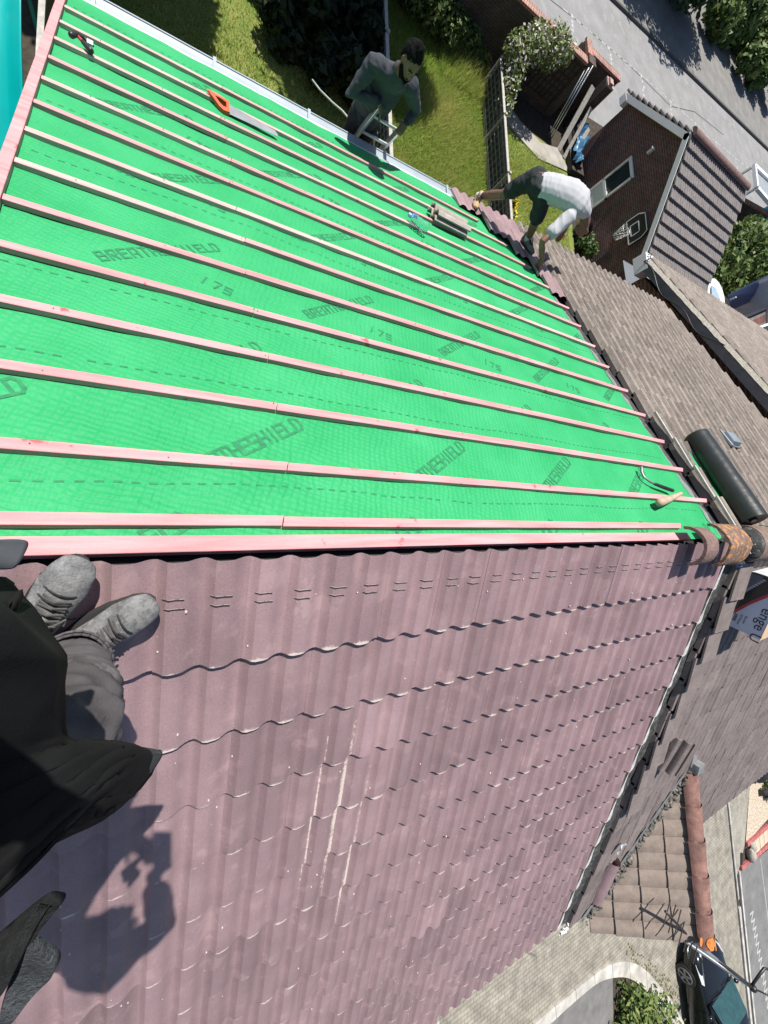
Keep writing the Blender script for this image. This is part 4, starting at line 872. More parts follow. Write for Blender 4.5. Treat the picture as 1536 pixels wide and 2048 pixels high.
# --- the person standing on the ridge
pc = thing('person', 'person in black jacket, dusty grey trousers and worn boots standing on the maroon tiles', 'person', FP(-.2, .2, 0))
bm_ = mat('dusty_worn_leather', (.165, .165, .165), rough=.9, var=.5, scale=16, bump=.6, bscale=60, spots=(.225, .22, .212), spot_t=.54, spot_s=22, fine=.3, bdist=.006)
lace = mat('dirty_lace', (.10, .095, .09), rough=.9, var=.3)
UPF = (NF + V((0, 0, .6))).normalized()
h1 = FP(-.255, .235, .012); h2 = FP(-.215, .225, .012)
boot(pc, FP(-.275, .215, .006), FP(-.135, -.035, .006), NF, bm_, sole, L=.30, top=.14, wide=1.38, laces=lace)
boot(pc, FP(-.205, .262, .006), FP(.060, .108, .006), NF, bm_, sole, L=.305, top=.14, wide=1.36, laces=lace)
anR, knR, hpR = V((-.155, -.235, .06)), V((-.105, -.295, .44)), V((-.33, -.40, .80)); anL, knL, hpL = V((-.25, -.16, .10)), V((-.24, -.13, .48)), V((-.42, -.28, .82))
pel = V((-.40, -.36, .86)); chs = V((-.36, -.30, 1.22)); nk = V((-.31, -.25, 1.42)); hd = V((-.205, -.215, 1.565))
shR, elR, wrR = V((-.22, -.50, 1.33)), V((.015, -.475, 1.20)), V((-.03, -.135, 1.45)); shL, elL, wrL = V((-.47, -.10, 1.33)), V((-.38, .06, 1.12)), V((-.11, .065, 1.46))
ch = []
ch.append([V((.5, -.85, 0)), (pel, .15, .11), (chs, .17, .10), (nk, .06, .06), (hd - V((.02, 0, .05)), .055, .06)]); at = head(ch, hd, V((.15, .1, .95)), V((.8, .45, -.45)))
for s_, e_, w_ in ((shR, elR, wrR), (shL, elL, wrL)): ch.append([None, (s_, .055), (s_.lerp(e_, .4), .050), (e_, .042), (e_.lerp(w_, .3), .041), (w_, .027)])
for h_, k_, a_ in ((hpL, knL, anL), (hpR, knR, anR)): ch.append([None, (h_, .085), (h_.lerp(k_, .5), .075), (k_, .055), (k_.lerp(a_, .35), .056), (a_, .037)])
hand(ch, wrR, (-.05, .75, .5), (.2, .3, .8), curl=.5, s=.95); hand(ch, wrL, (.45, -.1, .8), (.2, -.8, 0), curl=.5, s=.95, thumb=-1)
grow('body', ch, .0085, skinA, pc, it=3); face_bits(pc, at)
grow('hair', [[V((.5, -.85, 0)), (at(0, -.02, .125), .045, .055), (at(0, -.018, .10), .075, .092), (at(0, -.022, .055), .087, .102), (at(0, -.045, .01), .082, .082)]], .010, hairM, pc, it=2)
tm = mat('dusty_grey_trousers', (.078, .072, .075), rough=.95, var=.3, scale=7, bump=.2, bscale=200, spots=(.125, .118, .118), spot_t=.60, spot_s=6)
zv = V((0, 0, 1))
grow('trousers', [[None, (anR + V((.02, -.015, .045)), .074), (anR.lerp(knR, .35) + V((.015, -.015, 0)), .080), (anR.lerp(knR, .75) + V((.01, -.01, 0)), .088), (knR, .092), (knR.lerp(hpR, .5), .105), (hpR, .12)],
     [None, (anL + V((-.01, .0, .06)), .066), (anL.lerp(knL, .5), .075), (knL, .085), (knL.lerp(hpL, .5), .1), (hpL, .12)], [V((.5, -.85, 0)), (pel + V((0, 0, -.06)), .17, .13), (pel + V((0, 0, .05)), .16, .12)]], .0085, tm, pc, it=4, folds=(.020, 15, (zv, V((1, 0, 0)), V((0, 1, 0)))))
mb = MB()   # turned trouser hem
for i in range(2):
    c = anR + V((.022, -.018, .012 + .03 * i)); n = 28
    for k in range(n):
        a0, a1 = 2 * PI * k / n, 2 * PI * (k + 1) / n
        f = lambda a, zz, r: c + V((math.cos(a) * r, math.sin(a) * r, zz + .010 * math.sin(a * 3 + i)))
        mb.quad(f(a0, 0, .080 - .004 * i), f(a1, 0, .080 - .004 * i), f(a1, .045, .088 - .004 * i), f(a0, .045, .088 - .004 * i))
q = obj('trouser_hem', mb, tm, pc, smooth=True); so = q.modifiers.new('solid', 'SOLIDIFY'); so.thickness = .006
# jacket: shell with an open flaring front
jm = mat('black_jacket_cloth', (.0085, .0088, .0092), rough=.95, var=.45, scale=5, bump=.15, bscale=260, spec=.2)
jl = mat('faded_jacket_cloth', (.030, .031, .034), rough=.9, var=.3, scale=9, bump=.2, bscale=260)
hem = [GP(112, 1492, .78), GP(165, 1488, .76), GP(220, 1490, .73), GP(275, 1497, .70), GP(328, 1502, .67), GP(300, 1545, .66), GP(262, 1585, .66), GP(225, 1620, .66), GP(190, 1648, .66), GP(150, 1668, .66), GP(95, 1694, .66), GP(20, 1722, .66),
       V((-.25, -.60, .66)), V((-.42, -.64, .66)), V((-.56, -.52, .68)), V((-.60, -.34, .70)), V((-.55, -.16, .74)), V((-.42, -.06, .80)), GP(-60, 1170, .88), GP(10, 1165, .95), GP(70, 1195, .96), GP(100, 1245, .93), GP(126, 1330, .88), GP(130, 1415, .83)]
mid = [GP(98, 1492, .86), GP(130, 1495, .86), GP(165, 1505, .85), GP(195, 1520, .84), GP(215, 1540, .83), GP(200, 1575, .83), GP(170, 1605, .83), GP(140, 1630, .83), GP(100, 1650, .83), GP(60, 1670, .83), GP(10, 1690, .83), GP(-60, 1705, .83),
       V((-.30, -.56, .86)), V((-.44, -.58, .86)), V((-.54, -.47, .88)), V((-.56, -.32, .90)), V((-.50, -.17, .94)), V((-.40, -.09, .98)), GP(-120, 1190, 1.03), GP(-40, 1190, 1.06), GP(30, 1215, 1.06), GP(68, 1260, 1.04), GP(92, 1335, 1.0), GP(98, 1415, .94)]
def jring(c, a, b, n=24, ph=0):
    u = V((.5, -.85, 0)).normalized(); w = V((.85, .5, 0)).normalized(); return [V(c) + u * a * math.cos(t) + w * b * math.sin(t) for t in [ph + 2 * PI * i / n for i in range(n)]]
ph0 = math.radians(55)
up1 = [p for p in jring((-.43, -.25, 1.14), .20, .15, ph=math.radians(50))]; 
def order(r, ref):      # same winding and start as the hem ring
    c = sum(r, V()) / len(r); best = None
    for rev in (0, 1):
        q = r[::-1] if rev else r
        for k in range(len(q)):
            z = q[k:] + q[:k]; d = sum((a - b).length for a, b in zip(z, ref))
            if best is None or d < best[0]: best = (d, z)
    return best[1]
up1 = order(up1, mid); up2 = order(jring((-.41, -.26, 1.30), .205, .13), up1); up3 = order(jring((-.33, -.27, 1.42), .10, .09), up2)
def wav(r, amp, sd_): return [p + V((noise.noise(p * 9 + V((sd_, 0, 0))), noise.noise(p * 9 + V((0, sd_, 0))), noise.noise(p * 9 + V((0, 0, sd_))))) * amp for p in r]
rings = [hem, wav([a.lerp(b, .5) for a, b in zip(hem, mid)], .03, 1), mid, wav([a.lerp(b, .5) for a, b in zip(mid, up1)], .02, 2), up1, up2, up3]
mb = MB(); mb.loft(rings, caps=(False, False))
jk = obj('jacket', mb, jm, pc, smooth=True); so_ = jk.modifiers.new('sub', 'SUBSURF'); so_.levels = so_.render_levels = 3
me = bpy.data.meshes.new_from_object(jk.evaluated_get(bpy.context.evaluated_depsgraph_get())); jk.modifiers.clear(); jk.data = me; me.name = 'jacket'
for v_ in me.vertices:      # long creases running down from the chest, crumpled at the hem
    p_ = v_.co + pc.location; q_ = V((p_.x * 9 + 3 * p_.z, p_.y * 9 - 2 * p_.z, p_.z * 2.2)); f_ = abs(noise.noise(q_)); f2 = noise.noise(p_ * 16)
    v_.co += v_.normal * ((.022 * (.35 - f_) + .004 * f2) * min(1, max(.15, (1.35 - p_.z) * 2)))
so_ = jk.modifiers.new('solid', 'SOLIDIFY'); so_.thickness = .006
slv = []
for s_, e_, w_ in ((shR, elR, wrR), (shL, elL, wrL)): slv.append([None, (s_ + (V((-.35, -.3, 1.33)) - s_) * .3, .09), (s_, .085), (s_.lerp(e_, .5), .070), (e_, .062), (e_.lerp(w_, .5), .054), (e_.lerp(w_, .86), .044)])
grow('jacket_sleeve', slv, .009, jm, pc, it=3, folds=(.010, 12, (zv, V((1, 0, 0)), V((0, 1, 0)))))
def cloth(name, pts, mt, th=.006, lvl=2, wob=.006, par=pc):
    nr = len(pts); mb = MB(); n = len(pts[0])
    vs = [p + V((noise.noise(p * 40), noise.noise(p * 40 + V((4, 4, 4))), noise.noise(p * 40 + V((8, 8, 8))))) * wob for r in pts for p in r]
    mb.add(vs, [(i * n + j, i * n + j + 1, (i + 1) * n + j + 1, (i + 1) * n + j) for i in range(nr - 1) for j in range(n - 1)])
    o = obj(name, mb, mt, par, smooth=True); m_ = o.modifiers.new('sub', 'SUBSURF'); m_.levels = m_.render_levels = lvl; m_ = o.modifiers.new('solid', 'SOLIDIFY'); m_.thickness = th
    return o
# faded tip and seam of the flap, pocket flap at the other side, and the fleecy hem corner hanging low
cloth('jacket_hem', [[GP(115, 1487, .785), GP(165, 1483, .765), GP(220, 1485, .735), GP(275, 1492, .705), GP(331, 1500, .676)], [GP(114, 1499, .79), GP(165, 1496, .77), GP(220, 1500, .74), GP(272, 1508, .71), GP(322, 1512, .68)]], jl, wob=.002)
cloth('jacket_lining', [[GP(331, 1499, .682), GP(318, 1525, .672), GP(296, 1556, .67), GP(262, 1594, .67), GP(228, 1626, .67), GP(192, 1654, .67)], [GP(300, 1508, .69), GP(302, 1530, .682), GP(282, 1556, .68), GP(246, 1590, .68), GP(214, 1618, .68), GP(178, 1640, .68)]], jl, wob=.003)
cloth('pocket_flap', [[GP(-40, 1078, 1.0), GP(20, 1080, .99), GP(62, 1079, .98)], [GP(-40, 1100, 1.0), GP(15, 1100, .99), GP(50, 1102, .98)], [GP(-40, 1122, 1.02), GP(10, 1125, 1.0), GP(36, 1130, .99)], [GP(-40, 1140, 1.02), GP(0, 1142, 1.0), GP(26, 1142, .99)]], mat('faded_grey_flap', (.055, .06, .066), rough=.9, var=.3, scale=20), wob=.003)
fl = mat('black_fleece', (.02, .022, .024), rough=1, var=.6, scale=60, bump=1, bscale=260)
fl2 = mat('grey_fleece_lining', (.075, .085, .095), rough=1, var=.5, scale=40, bump=1, bscale=260)
cloth('scarf_end', [[GP(-60, 1905, .96), GP(0, 1862, .97), GP(60, 1812, .98), GP(108, 1770, .99)], [GP(-60, 1950, .99), GP(10, 1905, 1.0), GP(66, 1850, 1.0), GP(117, 1792, 1.0)], [GP(-60, 2000, 1.0), GP(0, 1950, 1.01), GP(45, 1895, 1.01), GP(88, 1826, 1.0)], [GP(-60, 2060, 1.0), GP(0, 1998, 1.01), GP(30, 1955, 1.01), GP(46, 1900, 1.0)]], fl, th=.010)
cloth('scarf_fold', [[GP(40, 1890, 1.0), GP(75, 1905, 1.0), GP(106, 1925, 1.0)], [GP(30, 1930, .985), GP(75, 1945, .985), GP(112, 1944, .99)], [GP(20, 1975, .98), GP(60, 1972, .98), GP(100, 1962, .985)], [GP(-20, 2080, .98), GP(20, 2050, .98), GP(55, 2000, .98)]], fl2, th=.010)
# phone in the raised hands
mb = MB(); c = CAM - V((.0, .0, .0)); fw = ray(768, 1024).normalized(); rt = V(RC[0]); dn = V(RC[1])
mb.loft([[c - fw * (.012) + rt * sx * .037 + dn * (sy * .075 + .0) for sx, sy in ((-1, -1), (1, -1), (1, 1), (-1, 1))], [c - fw * .020 + rt * sx * .037 + dn * (sy * .075 + .0) for sx, sy in ((-1, -1), (1, -1), (1, 1), (-1, 1))]])
o = obj('mobile_phone', mb, M['blackplastic']); tag(o, 'black mobile phone held up in the hands of the person on the ridge', 'phone')
# ------------------------------------------------------------------ ground, road, pavements
def sheet(name, poly, z, m, label=None, thick=None):
    mb = MB()
    if thick: mb.prism([V((x, y, z - thick)) for x, y in poly], (0, 0, thick))
    else: mb.add([V((x, y, z)) for x, y in poly], [tuple(range(len(poly)))])
    return struct(name, mb, m)
mb = MB(); mb.quad((-160, -160, GZ - .02), (260, -160, GZ - .02), (260, 260, GZ - .02), (-160, 260, GZ - .02)); struct('ground', mb, M['soil'])
def road_y(x): return 20.3 + .155 * (x - 10)          # near edge of the back road
mb = MB(); xs_ = [-40 + 4 * i for i in range(50)]
mb.grid(lambda x, t: V((x, road_y(x) - 3.2 + t * (6.6 + 3.2 + .0 * x), GZ - .012)), xs_, [0, .5, 1]); struct('road', mb, M['asphalt'])
fk = lambda x: 25.95 + .132 * (x - 19)
mb = MB(); mb.grid(lambda x, t: V((x, fk(x) + 12 * t, GZ + .10)), xs_, [0, .5, 1]); mb.grid(lambda x, t: V((x, fk(x), GZ - .02 + .12 * t)), xs_, [0, 1]); struct('far_pavement', mb, M['pavement'])
mb = MB(); mb.grid(lambda x, t: V((x, fk(x) - .14 + .14 * t, GZ + .105)), xs_, [0, 1]); mb.grid(lambda x, t: V((x, fk(x) - .14, GZ - .02 + .125 * t)), xs_, [0, 1]); struct('kerb', mb, mat('dark_kerb', (.10, .098, .095), rough=.9))
mb = MB()
for (x0, y0, x1, y1) in ((14.8, 22.41, 21.2, 23.25), (21.4, 23.3, 28.1, 23.95), (29, 24.05, 39, 25.4)): 
    d = V((y0 - y1, x1 - x0, 0)).normalized() * .028; A_, B_ = V((x0, y0, GZ - .008)), V((x1, y1, GZ - .008))
    for k in range(14):
        p_, q_ = A_.lerp(B_, (k + rnd.uniform(0, .35)) / 14), A_.lerp(B_, (k + rnd.uniform(.6, 1)) / 14); mb.quad(p_ - d, q_ - d, q_ + d, p_ + d)
rr = random.Random(2)
for i in range(9):
    x = 12.5 + i * 2.85; y = 22.0 + .115 * (x - 12); n = rr.randint(3, 6)
    for k in range(n): 
        xx = x + rr.uniform(-.1, .1); yy = y - .25 * k + rr.uniform(-.05, .05); w = rr.uniform(.06, .16); mb.quad((xx, yy, GZ - .0078), (xx + w, yy + .02, GZ - .0078), (xx + w * 1.1, yy + .2, GZ - .0078), (xx, yy + .16, GZ - .0078))
struct('road_markings', mb, M['paint'])
mb = MB(); d = [(13, 22.0), (16.3, 22.6), (20, 23.05), (24, 23.2), (27, 24.6), (31, 25.3)]
for (a, b), (c, e) in zip(d, d[1:]): mb.quad((a, b, GZ - .0085), (c, e, GZ - .0085), (c, e + .05, GZ - .0085), (a, b + .05, GZ - .0085))
struct('tar_seam', mb, mat('tar_seam', (.05, .05, .05), rough=.8))
# lawns
mb = MB(); lawn_pts = [i for i in range(60)]
def lawn(x0, x1, y0, y1, n=20):
    mb.grid(lambda x, y: V((x, y, GZ + .004 + .03 * noise.noise(V((x * .6, y * .6, 0))))), [x0 + (x1 - x0) * i / n for i in range(n + 1)], [y0 + (y1 - y0) * i / n for i in range(n + 1)])
lawn(-1.55, 5.25, 4.6, 16.1); lawn(5.45, 9.62, 4.6, 16.0); lawn(9.85, 14.2, 9.0, 15.2)
struct('lawn', mb, M['lawn'], smooth=True)
sheet('garden_path', [(9.9, 15.2), (10.7, 15.75), (11.5, 15.3), (12.6, 15.0), (13.6, 15.3), (14.3, 14.6), (13.7, 14.5), (12.4, 14.25), (11.2, 14.65), (10.6, 14.95)], GZ + .05, M['concrete'], thick=.06)
sheet('gravel_strip', [(9.66, 9), (9.9, 9), (9.92, 15.4), (9.68, 15.4)], GZ + .045, mat('grey_gravel', (.30, .27, .22), rough=1, var=.5, scale=30, bump=1, bscale=40))
# grass blades
def blades(name, regions, label, mats, hmin, hmax, seed):
    g = np.random.default_rng(seed); V_, F_, MI = [], [], []; base = 0
    for (x0, x1, y0, y1, n, hs, lean) in regions:
        x = g.uniform(x0, x1, n); y = g.uniform(y0, y1, n); 
        dens = np.sin(x * 1.7 + 1.3 * np.sin(y * 1.1)) + np.sin(y * 2.1 + x * .6); h = g.uniform(hmin, hmax, n) * hs * (1 + .25 * dens); a = g.uniform(0, 2 * PI, n); w = g.uniform(.006, .014, n); le = g.uniform(.1, .9, n) * h * lean; b = g.uniform(0, 2 * PI, n)
        z = np.full(n, GZ + .0)
        p0 = np.stack([x - np.cos(a) * w, y - np.sin(a) * w, z], 1); p1 = np.stack([x + np.cos(a) * w, y + np.sin(a) * w, z], 1); p2 = np.stack([x + np.cos(b) * le, y + np.sin(b) * le, z + h], 1)
        V_.append(np.stack([p0, p1, p2], 1).reshape(-1, 3)); MI.append((g.random(n) + .18 * dens > .62).astype(int))
    vv = np.concatenate(V_); n = len(vv) // 3; mi = np.concatenate(MI)
    me = bpy.data.meshes.new(name); me.vertices.add(len(vv)); me.vertices.foreach_set('co', vv.reshape(-1)); me.loops.add(3 * n); me.loops.foreach_set('vertex_index', np.arange(3 * n)); me.polygons.add(n); me.polygons.foreach_set('loop_start', np.arange(n) * 3); me.polygons.foreach_set('loop_total', np.full(n, 3))
    for m in mats: me.materials.append(m)
    me.polygons.foreach_set('material_index', mi); me.update(calc_edges=True)
    o = bpy.data.objects.new(name, me); COL.objects.link(o); return tag(o, label, 'grass', kind='stuff')
gl1 = leafmat('grass_green', (.21, .34, .05), (.42, .53, .12), .4); gl2 = leafmat('grass_straw', (.40, .44, .11), (.66, .58, .26), .4)
blades('grass', [(5.45, 9.6, 8.5, 16.1, 60000, 1.5, 1.1), (-1.5, 5.2, 7.5, 16, 60000, .55, .8), (9.95, 13.9, 9.5, 14.4, 26000, .7, .8), (7.8, 9.6, 14.8, 16.3, 5000, 2.6, .7)], 'long sunlit green grass of the back lawns with straw coloured tufts', [gl1, gl2], .06, .17, 5)
# ------------------------------------------------------------------ plants
def leaves(centers, n, size, seed, aspect=1.7, hemi=.0, shell=.55):
    g = np.random.default_rng(seed); C_ = np.array([c[:3] for c in centers]); Rr = np.array([c[3:6] if len(c) > 4 else (c[3],) * 3 for c in centers]); wt = Rr.prod(1) ** .67; wt /= wt.sum()
    k = g.choice(len(C_), n, p=wt); d = g.normal(size=(n, 3)); d /= np.linalg.norm(d, axis=1)[:, None]; r = g.random(n) ** (1 - shell) if shell < 1 else np.ones(n)
    r = .25 + .8 * r + g.normal(0, .07, n); P = C_[k] + d * Rr[k] * r[:, None]
    nrm = d * .6 + g.normal(size=(n, 3)) * .6 + np.array([0, 0, .5]); nrm /= np.linalg.norm(nrm, axis=1)[:, None]
    t = g.normal(size=(n, 3)); t -= nrm * (t * nrm).sum(1)[:, None]; t /= np.linalg.norm(t, axis=1)[:, None]; b = np.cross(nrm, t); s = size * g.uniform(.6, 1.35, n)[:, None]
    q = np.stack([P - t * s * aspect * .5, P + b * s * .42, P + t * s * aspect * .5, P - b * s * .42], 1); return q.reshape(-1, 3)
def leafobj(name, quads, mats, parent=None, split=None):
    n = len(quads) // 4; me = bpy.data.meshes.new(name); me.vertices.add(4 * n); me.vertices.foreach_set('co', quads.reshape(-1)); me.loops.add(4 * n); me.loops.foreach_set('vertex_index', np.arange(4 * n)); me.polygons.add(n); me.polygons.foreach_set('loop_start', np.arange(n) * 4); me.polygons.foreach_set('loop_total', np.full(n, 4))
    mats = mats if isinstance(mats, list) else [mats]
    for m in mats: me.materials.append(m)
    if len(mats) > 1: me.polygons.foreach_set('material_index', (np.random.default_rng(1).random(n) < split).astype(int))
    me.update(calc_edges=True); o = bpy.data.objects.new(name, me); COL.objects.link(o)
    if parent: o.parent = parent; o.location = -parent.location
    return o
bark = mat('bark', (.09, .07, .055), rough=1, var=.4, scale=14, bump=.8, bscale=30)
def plant(name, label, cat, base, blobs, n, size, m, trunk=.05, seed=1, group=None, limbs=5, crown='crown', split=None):
    t = thing(name, label, cat, base, 0, group); base = V(base); rg = random.Random(seed); top = sum((V(b[:3]) for b in blobs), V()) / len(blobs)
    mb = MB(); mb.tube([base, base.lerp(top, .5) + V((rg.uniform(-.1, .1) * trunk * 8, rg.uniform(-.1, .1) * trunk * 8, 0)), top], [trunk, trunk * .75, trunk * .35], 9)
    for b in blobs[:12]: mb.tube([base.lerp(top, rg.uniform(.3, .7)), V(b[:3]).lerp(top, .3), V(b[:3])], [trunk * .5, trunk * .35, trunk * .12], 6)
    obj('trunk', mb, bark, t, smooth=True); leafobj(crown, leaves(blobs, n, size, seed), m, t, split); return t
def clump(c, r, k, seed, flat=.8, rs=(.35, .6)):
    rg = random.Random(seed); out = []
    for i in range(k):
        d = V((rg.gauss(0, 1), rg.gauss(0, 1), rg.gauss(0, 1))).normalized() * r * rg.uniform(.25, .85); q = r * rg.uniform(*rs); out.append((c[0] + d.x, c[1] + d.y, c[2] + d.z * flat, q))
    return out
lfD = leafmat('dark_leaf', (.02, .055, .016), (.06, .11, .03)); lfM = leafmat('mid_leaf', (.045, .10, .025), (.11, .17, .045)); lfL = leafmat('pale_leaf', (.10, .17, .04), (.24, .28, .09)); lfW = leafmat('white_flower', (.55, .52, .50), (.75, .66, .64), .2); lfY = leafmat('yellow_flower', (.75, .52, .02), (.85, .68, .04), .2)
# trees just beyond the top of the frame, whose shade falls on the garden
plant('garden_tree', 'tall dense garden tree whose shade blackens the lawn behind the sweatshirted person', 'tree', (4.6, 17.6, GZ), clump((4.2, 17.0, GZ + 5.4), 2.7, 20, 3, .8), 42000, .16, lfD, .16, 3)
plant('garden_tree', 'dense garden tree beyond the top left verge shading the dark fence and the slide', 'tree', (-.9, 15.4, GZ), clump((-1.3, 14.6, GZ + 5.2), 2.2, 16, 8, .8), 32000, .16, lfD, .15, 4)
bl = []  # added shrubs, leaf colour darkened, to bring the tree shade near black
for x, y, r in ((2.6, 12.6, .7), (3.4, 13.2, .9), (4.4, 12.4, .8), (3.0, 14.2, 1.0), (4.2, 14.3, 1.0), (4.7, 13.4, .7), (2.2, 14.0, .7), (3.6, 12.0, .6), (4.6, 15.4, .9), (3.4, 15.5, 1.0)): bl += clump((x, y, GZ + r * .6), r, 5, int(x * 100), .7)
plant('shade_filler_shrubs', 'added mass of shrubs with darkened leaves, deepening the tree shade behind the sweatshirted person', 'bush', (3.5, 13.4, GZ), bl, 9000, .15, leafmat('shade_darkened_leaf', (.010, .026, .008), (.026, .05, .015)), .06, 9)
# rose bush, wall side planting, flowers
plant('rose_bush', 'climbing rose bush with white flowers against the brown garden wall', 'bush', (10.5, 15.9, GZ), [(9.9, 15.5, -5.9, .45), (10.4, 15.8, -5.7, .5), (11.1, 16.0, -5.55, .55), (11.6, 16.1, -5.5, .4), (10.0, 15.1, -6.2, .4), (9.95, 14.7, -6.4, .35), (9.9, 14.2, -6.6, .3)], 4200, .075, [lfL, lfW], .035, 12, split=.22)
plant('wall_shrub', 'loose shrub growing in the shaded corner behind the long grass', 'bush', (8.3, 16.0, GZ), [(8.0, 16.0, -6.8, .5), (8.7, 16.1, -6.85, .45), (7.3, 16.1, -6.7, .55), (6.6, 16.2, -6.6, .6), (9.3, 15.9, -6.95, .35)], 3200, .09, [lfL, lfM], .03, 13, split=.5)
plant('yellow_flowers', 'small plant with bright yellow flowers at the foot of the right hand fence', 'flowers', (10.35, 11.2, GZ), [(10.35, 11.3, -6.95, .22), (10.45, 11.0, -7.05, .18)], 260, .11, [lfY, lfM], .012, 14, split=.35)
plant('garden_shrub', 'low leafy shrub between the bent worker and the yellow flowers', 'bush', (10.7, 10.2, GZ), [(10.7, 10.3, -7.0, .35), (11.0, 9.9, -7.0, .35)], 900, .09, [lfM, lfD], .02, 15, split=.3)
plant('wall_plant', 'green climbing plant at the foot of the garage wall beside the bent worker', 'bush', (14.5, 11.6, GZ), [(14.5, 11.6, -7.0, .32), (14.6, 11.2, -6.9, .28), (14.4, 12.1, -7.05, .25)], 700, .09, lfM, .02, 16)
# hedges and trees across the road
hp = [(29.6, 31.2, 1.0), (31.0, 32.6, 1.3), (32.4, 33.2, 1.6), (33.8, 33.8, 1.5), (35.4, 34.2, 1.6), (37.2, 34.4, 1.6), (39, 35, 1.8), (34.5, 31.9, 1.2), (36.5, 32.4, 1.3), (38.5, 33, 1.4)]
for i, (lab, sel) in enumerate((('bushy green shrub on the far pavement nearest the tree shadow', hp[0:3] + hp[7:8]), ('bright green shrub on the far side of the road below the pink coped wall', hp[3:7] + hp[8:]))):
    bl = []
    for (x, y, r) in sel: bl += clump((x, y, GZ + r * .9), r, 5, int(x * 10), .9)
    plant('roadside_shrub', lab, 'bush', (sel[0][0], sel[0][1], GZ), bl, 7000, .26, [lfM, lfL] if i else [lfM, lfL], .08, 30 + i, 'shrubs across the road', split=.4)
plant('street_tree', 'dark leafy tree across the road casting a jagged shadow on the asphalt', 'tree', (25.6, 31.2, GZ), clump((24.6, 31.4, GZ + 3.0), 3.3, 18, 5, .75), 16000, .22, lfD, .18, 40)
plant('street_tree', 'dark leafy tree across the road at the top edge, left of the jagged shadow', 'tree', (20.5, 32.6, GZ), clump((20.5, 32.4, GZ + 3.6), 3.2, 14, 6, .8), 12000, .24, lfD, .18, 41)
bb = [(24.6, 13.8, -6.2, 1.1), (26, 15.2, -6.0, 1.3), (27.5, 16.4, -6.1, 1.2), (28.6, 15.3, -6.2, 1.4), (30.2, 16.6, -6.0, 1.5), (24.4, 13.0, -6.5, .8), (27, 14.3, -6.4, 1.1), (32, 17.5, -6.0, 1.4)]
bl = []
for i, b in enumerate(bb): bl += clump(b[:3], b[3], 5, 60 + i)
plant('garden_bush', 'large variegated bush behind the grey garage roof', 'bush', (27, 15.2, GZ), bl, 9500, .17, [lfM, lfL], .1, 42, split=.45)
# ------------------------------------------------------------------ fences
backm = mat('grey_fence_board', (.085, .085, .082), rough=.9, var=.4, scale=8)
slatm = mat('dull_lattice_slat', (.24, .235, .22), rough=.9, var=.35, scale=9)
def lattice_fence(label, x0, y0, y1, zt, npan, group, rz=0):
    L_ = (y1 - y0) / npan; t = thing('lattice_fence', label, 'fence', (x0, y0, GZ), 0, group); H = zt - GZ
    for i in range(npan + 1):
        q = MB(); q.box((0, i * L_, H / 2 + .02), (.075, .075, H + .06)); obj('post', q, M['greywood'], t, local=True)
    for i in range(npan):
        a, b = i * L_ + .04, (i + 1) * L_ - .04; q = MB()
        for z in (H - .03, .12): q.box((0, (a + b) / 2, z), (.04, b - a, .05))
        q.box((-.03, (a + b) / 2, H - .01), (.10, b - a, .022)); obj('rail', q, M['greywood'], t, local=True)
        q = MB(); k = 8
        for j in range(k): q.box((-.012, a + (b - a) * (j + .5) / k, H / 2), (.014, .022, H - .15))
        for j in range(5): q.box((-.026, (a + b) / 2, .2 + (H - .35) * j / 4), (.014, b - a, .028))
        obj('lattice', q, slatm, t, local=True)
        q = MB(); k = 8
        for j in range(k): q.box((.045, a + (b - a) * (j + .5) / k, H / 2 - .03), (.012, (b - a) / k * .97, H - .14))
        obj('backing_board', q, backm, t, local=True)
    return t
lattice_fence('weathered lattice fence panels beside the sunlit long grass', 9.62, 9.5, 15.5, GZ + .98, 3, 'lattice fences of the back gardens')
lattice_fence('dark lattice fence behind the sweatshirted person, its lit end post catching the sun', 5.30, 7.6, 17.2, GZ + 1.0, 5, 'lattice fences of the back gardens')
t = thing('board_fence', 'tall dark board fence with pale post beyond the pink verge batten', 'fence', (-1.35, 6.5, GZ)); q = MB()
for i in range(60): q.box((.0, i * .14, .82), (.018, .132, 1.62))
obj('board', q, M['darkwood'], t, local=True)
q = MB(); q.box((-.02, 4.2, 1.66), (.08, 8.4, .045)); obj('top_rail', q, M['greywood'], t, local=True)
for i in range(5): q = MB(); q.box((-.05, .1 + 2.0 * i, .86), (.075, .075, 1.72)); obj('post', q, M['greywood'], t, local=True)
# play slide
t = thing('play_slide', 'turquoise plastic play slide with curled lips at the left edge', 'slide', (-2.6, 7.3, GZ)); tq = mat('turquoise_plastic', (.0, .36, .34), rough=.3, var=.06, scale=2)
mb = MB()
def sld(s, a):
    y = 8.7 - 3.4 * s; z = GZ + 1.35 - 1.15 * (s - .06 * math.sin(2 * PI * s)); w = a * .40; return V((-2.06 + w, y, z + .22 * max(0, abs(a) - .55) ** 1.0 / .45 * 1.0))
mb.grid(sld, [i / 24 for i in range(25)], [-1.08, -1, -.9, -.75, -.6, -.5, -.25, 0, .25, .5, .6, .75, .9, 1, 1.08]); q = obj('chute', mb, tq, t, smooth=True); so = q.modifiers.new('solid', 'SOLIDIFY'); so.thickness = .02
mb = MB(); mb.box((-2.06, 8.95, GZ + 1.33), (.7, .5, .05)); obj('platform', mb, tq, t)
for x in (-2.42, -1.62): mb = MB(); mb.tube([(x, 9.0, GZ + 1.35), (x, 9.0, GZ + 1.75), (x, 8.8, GZ + 1.8), (x, 8.55, GZ + 1.4)], .018, 8); obj('handrail', mb, M['steel'], t, smooth=True)
for x in (-2.4, -1.7): mb = MB(); mb.beam((x, 9.6, GZ), (x, 9.15, GZ + 1.35), .06, .06); obj('ladder_leg', mb, tq, t)
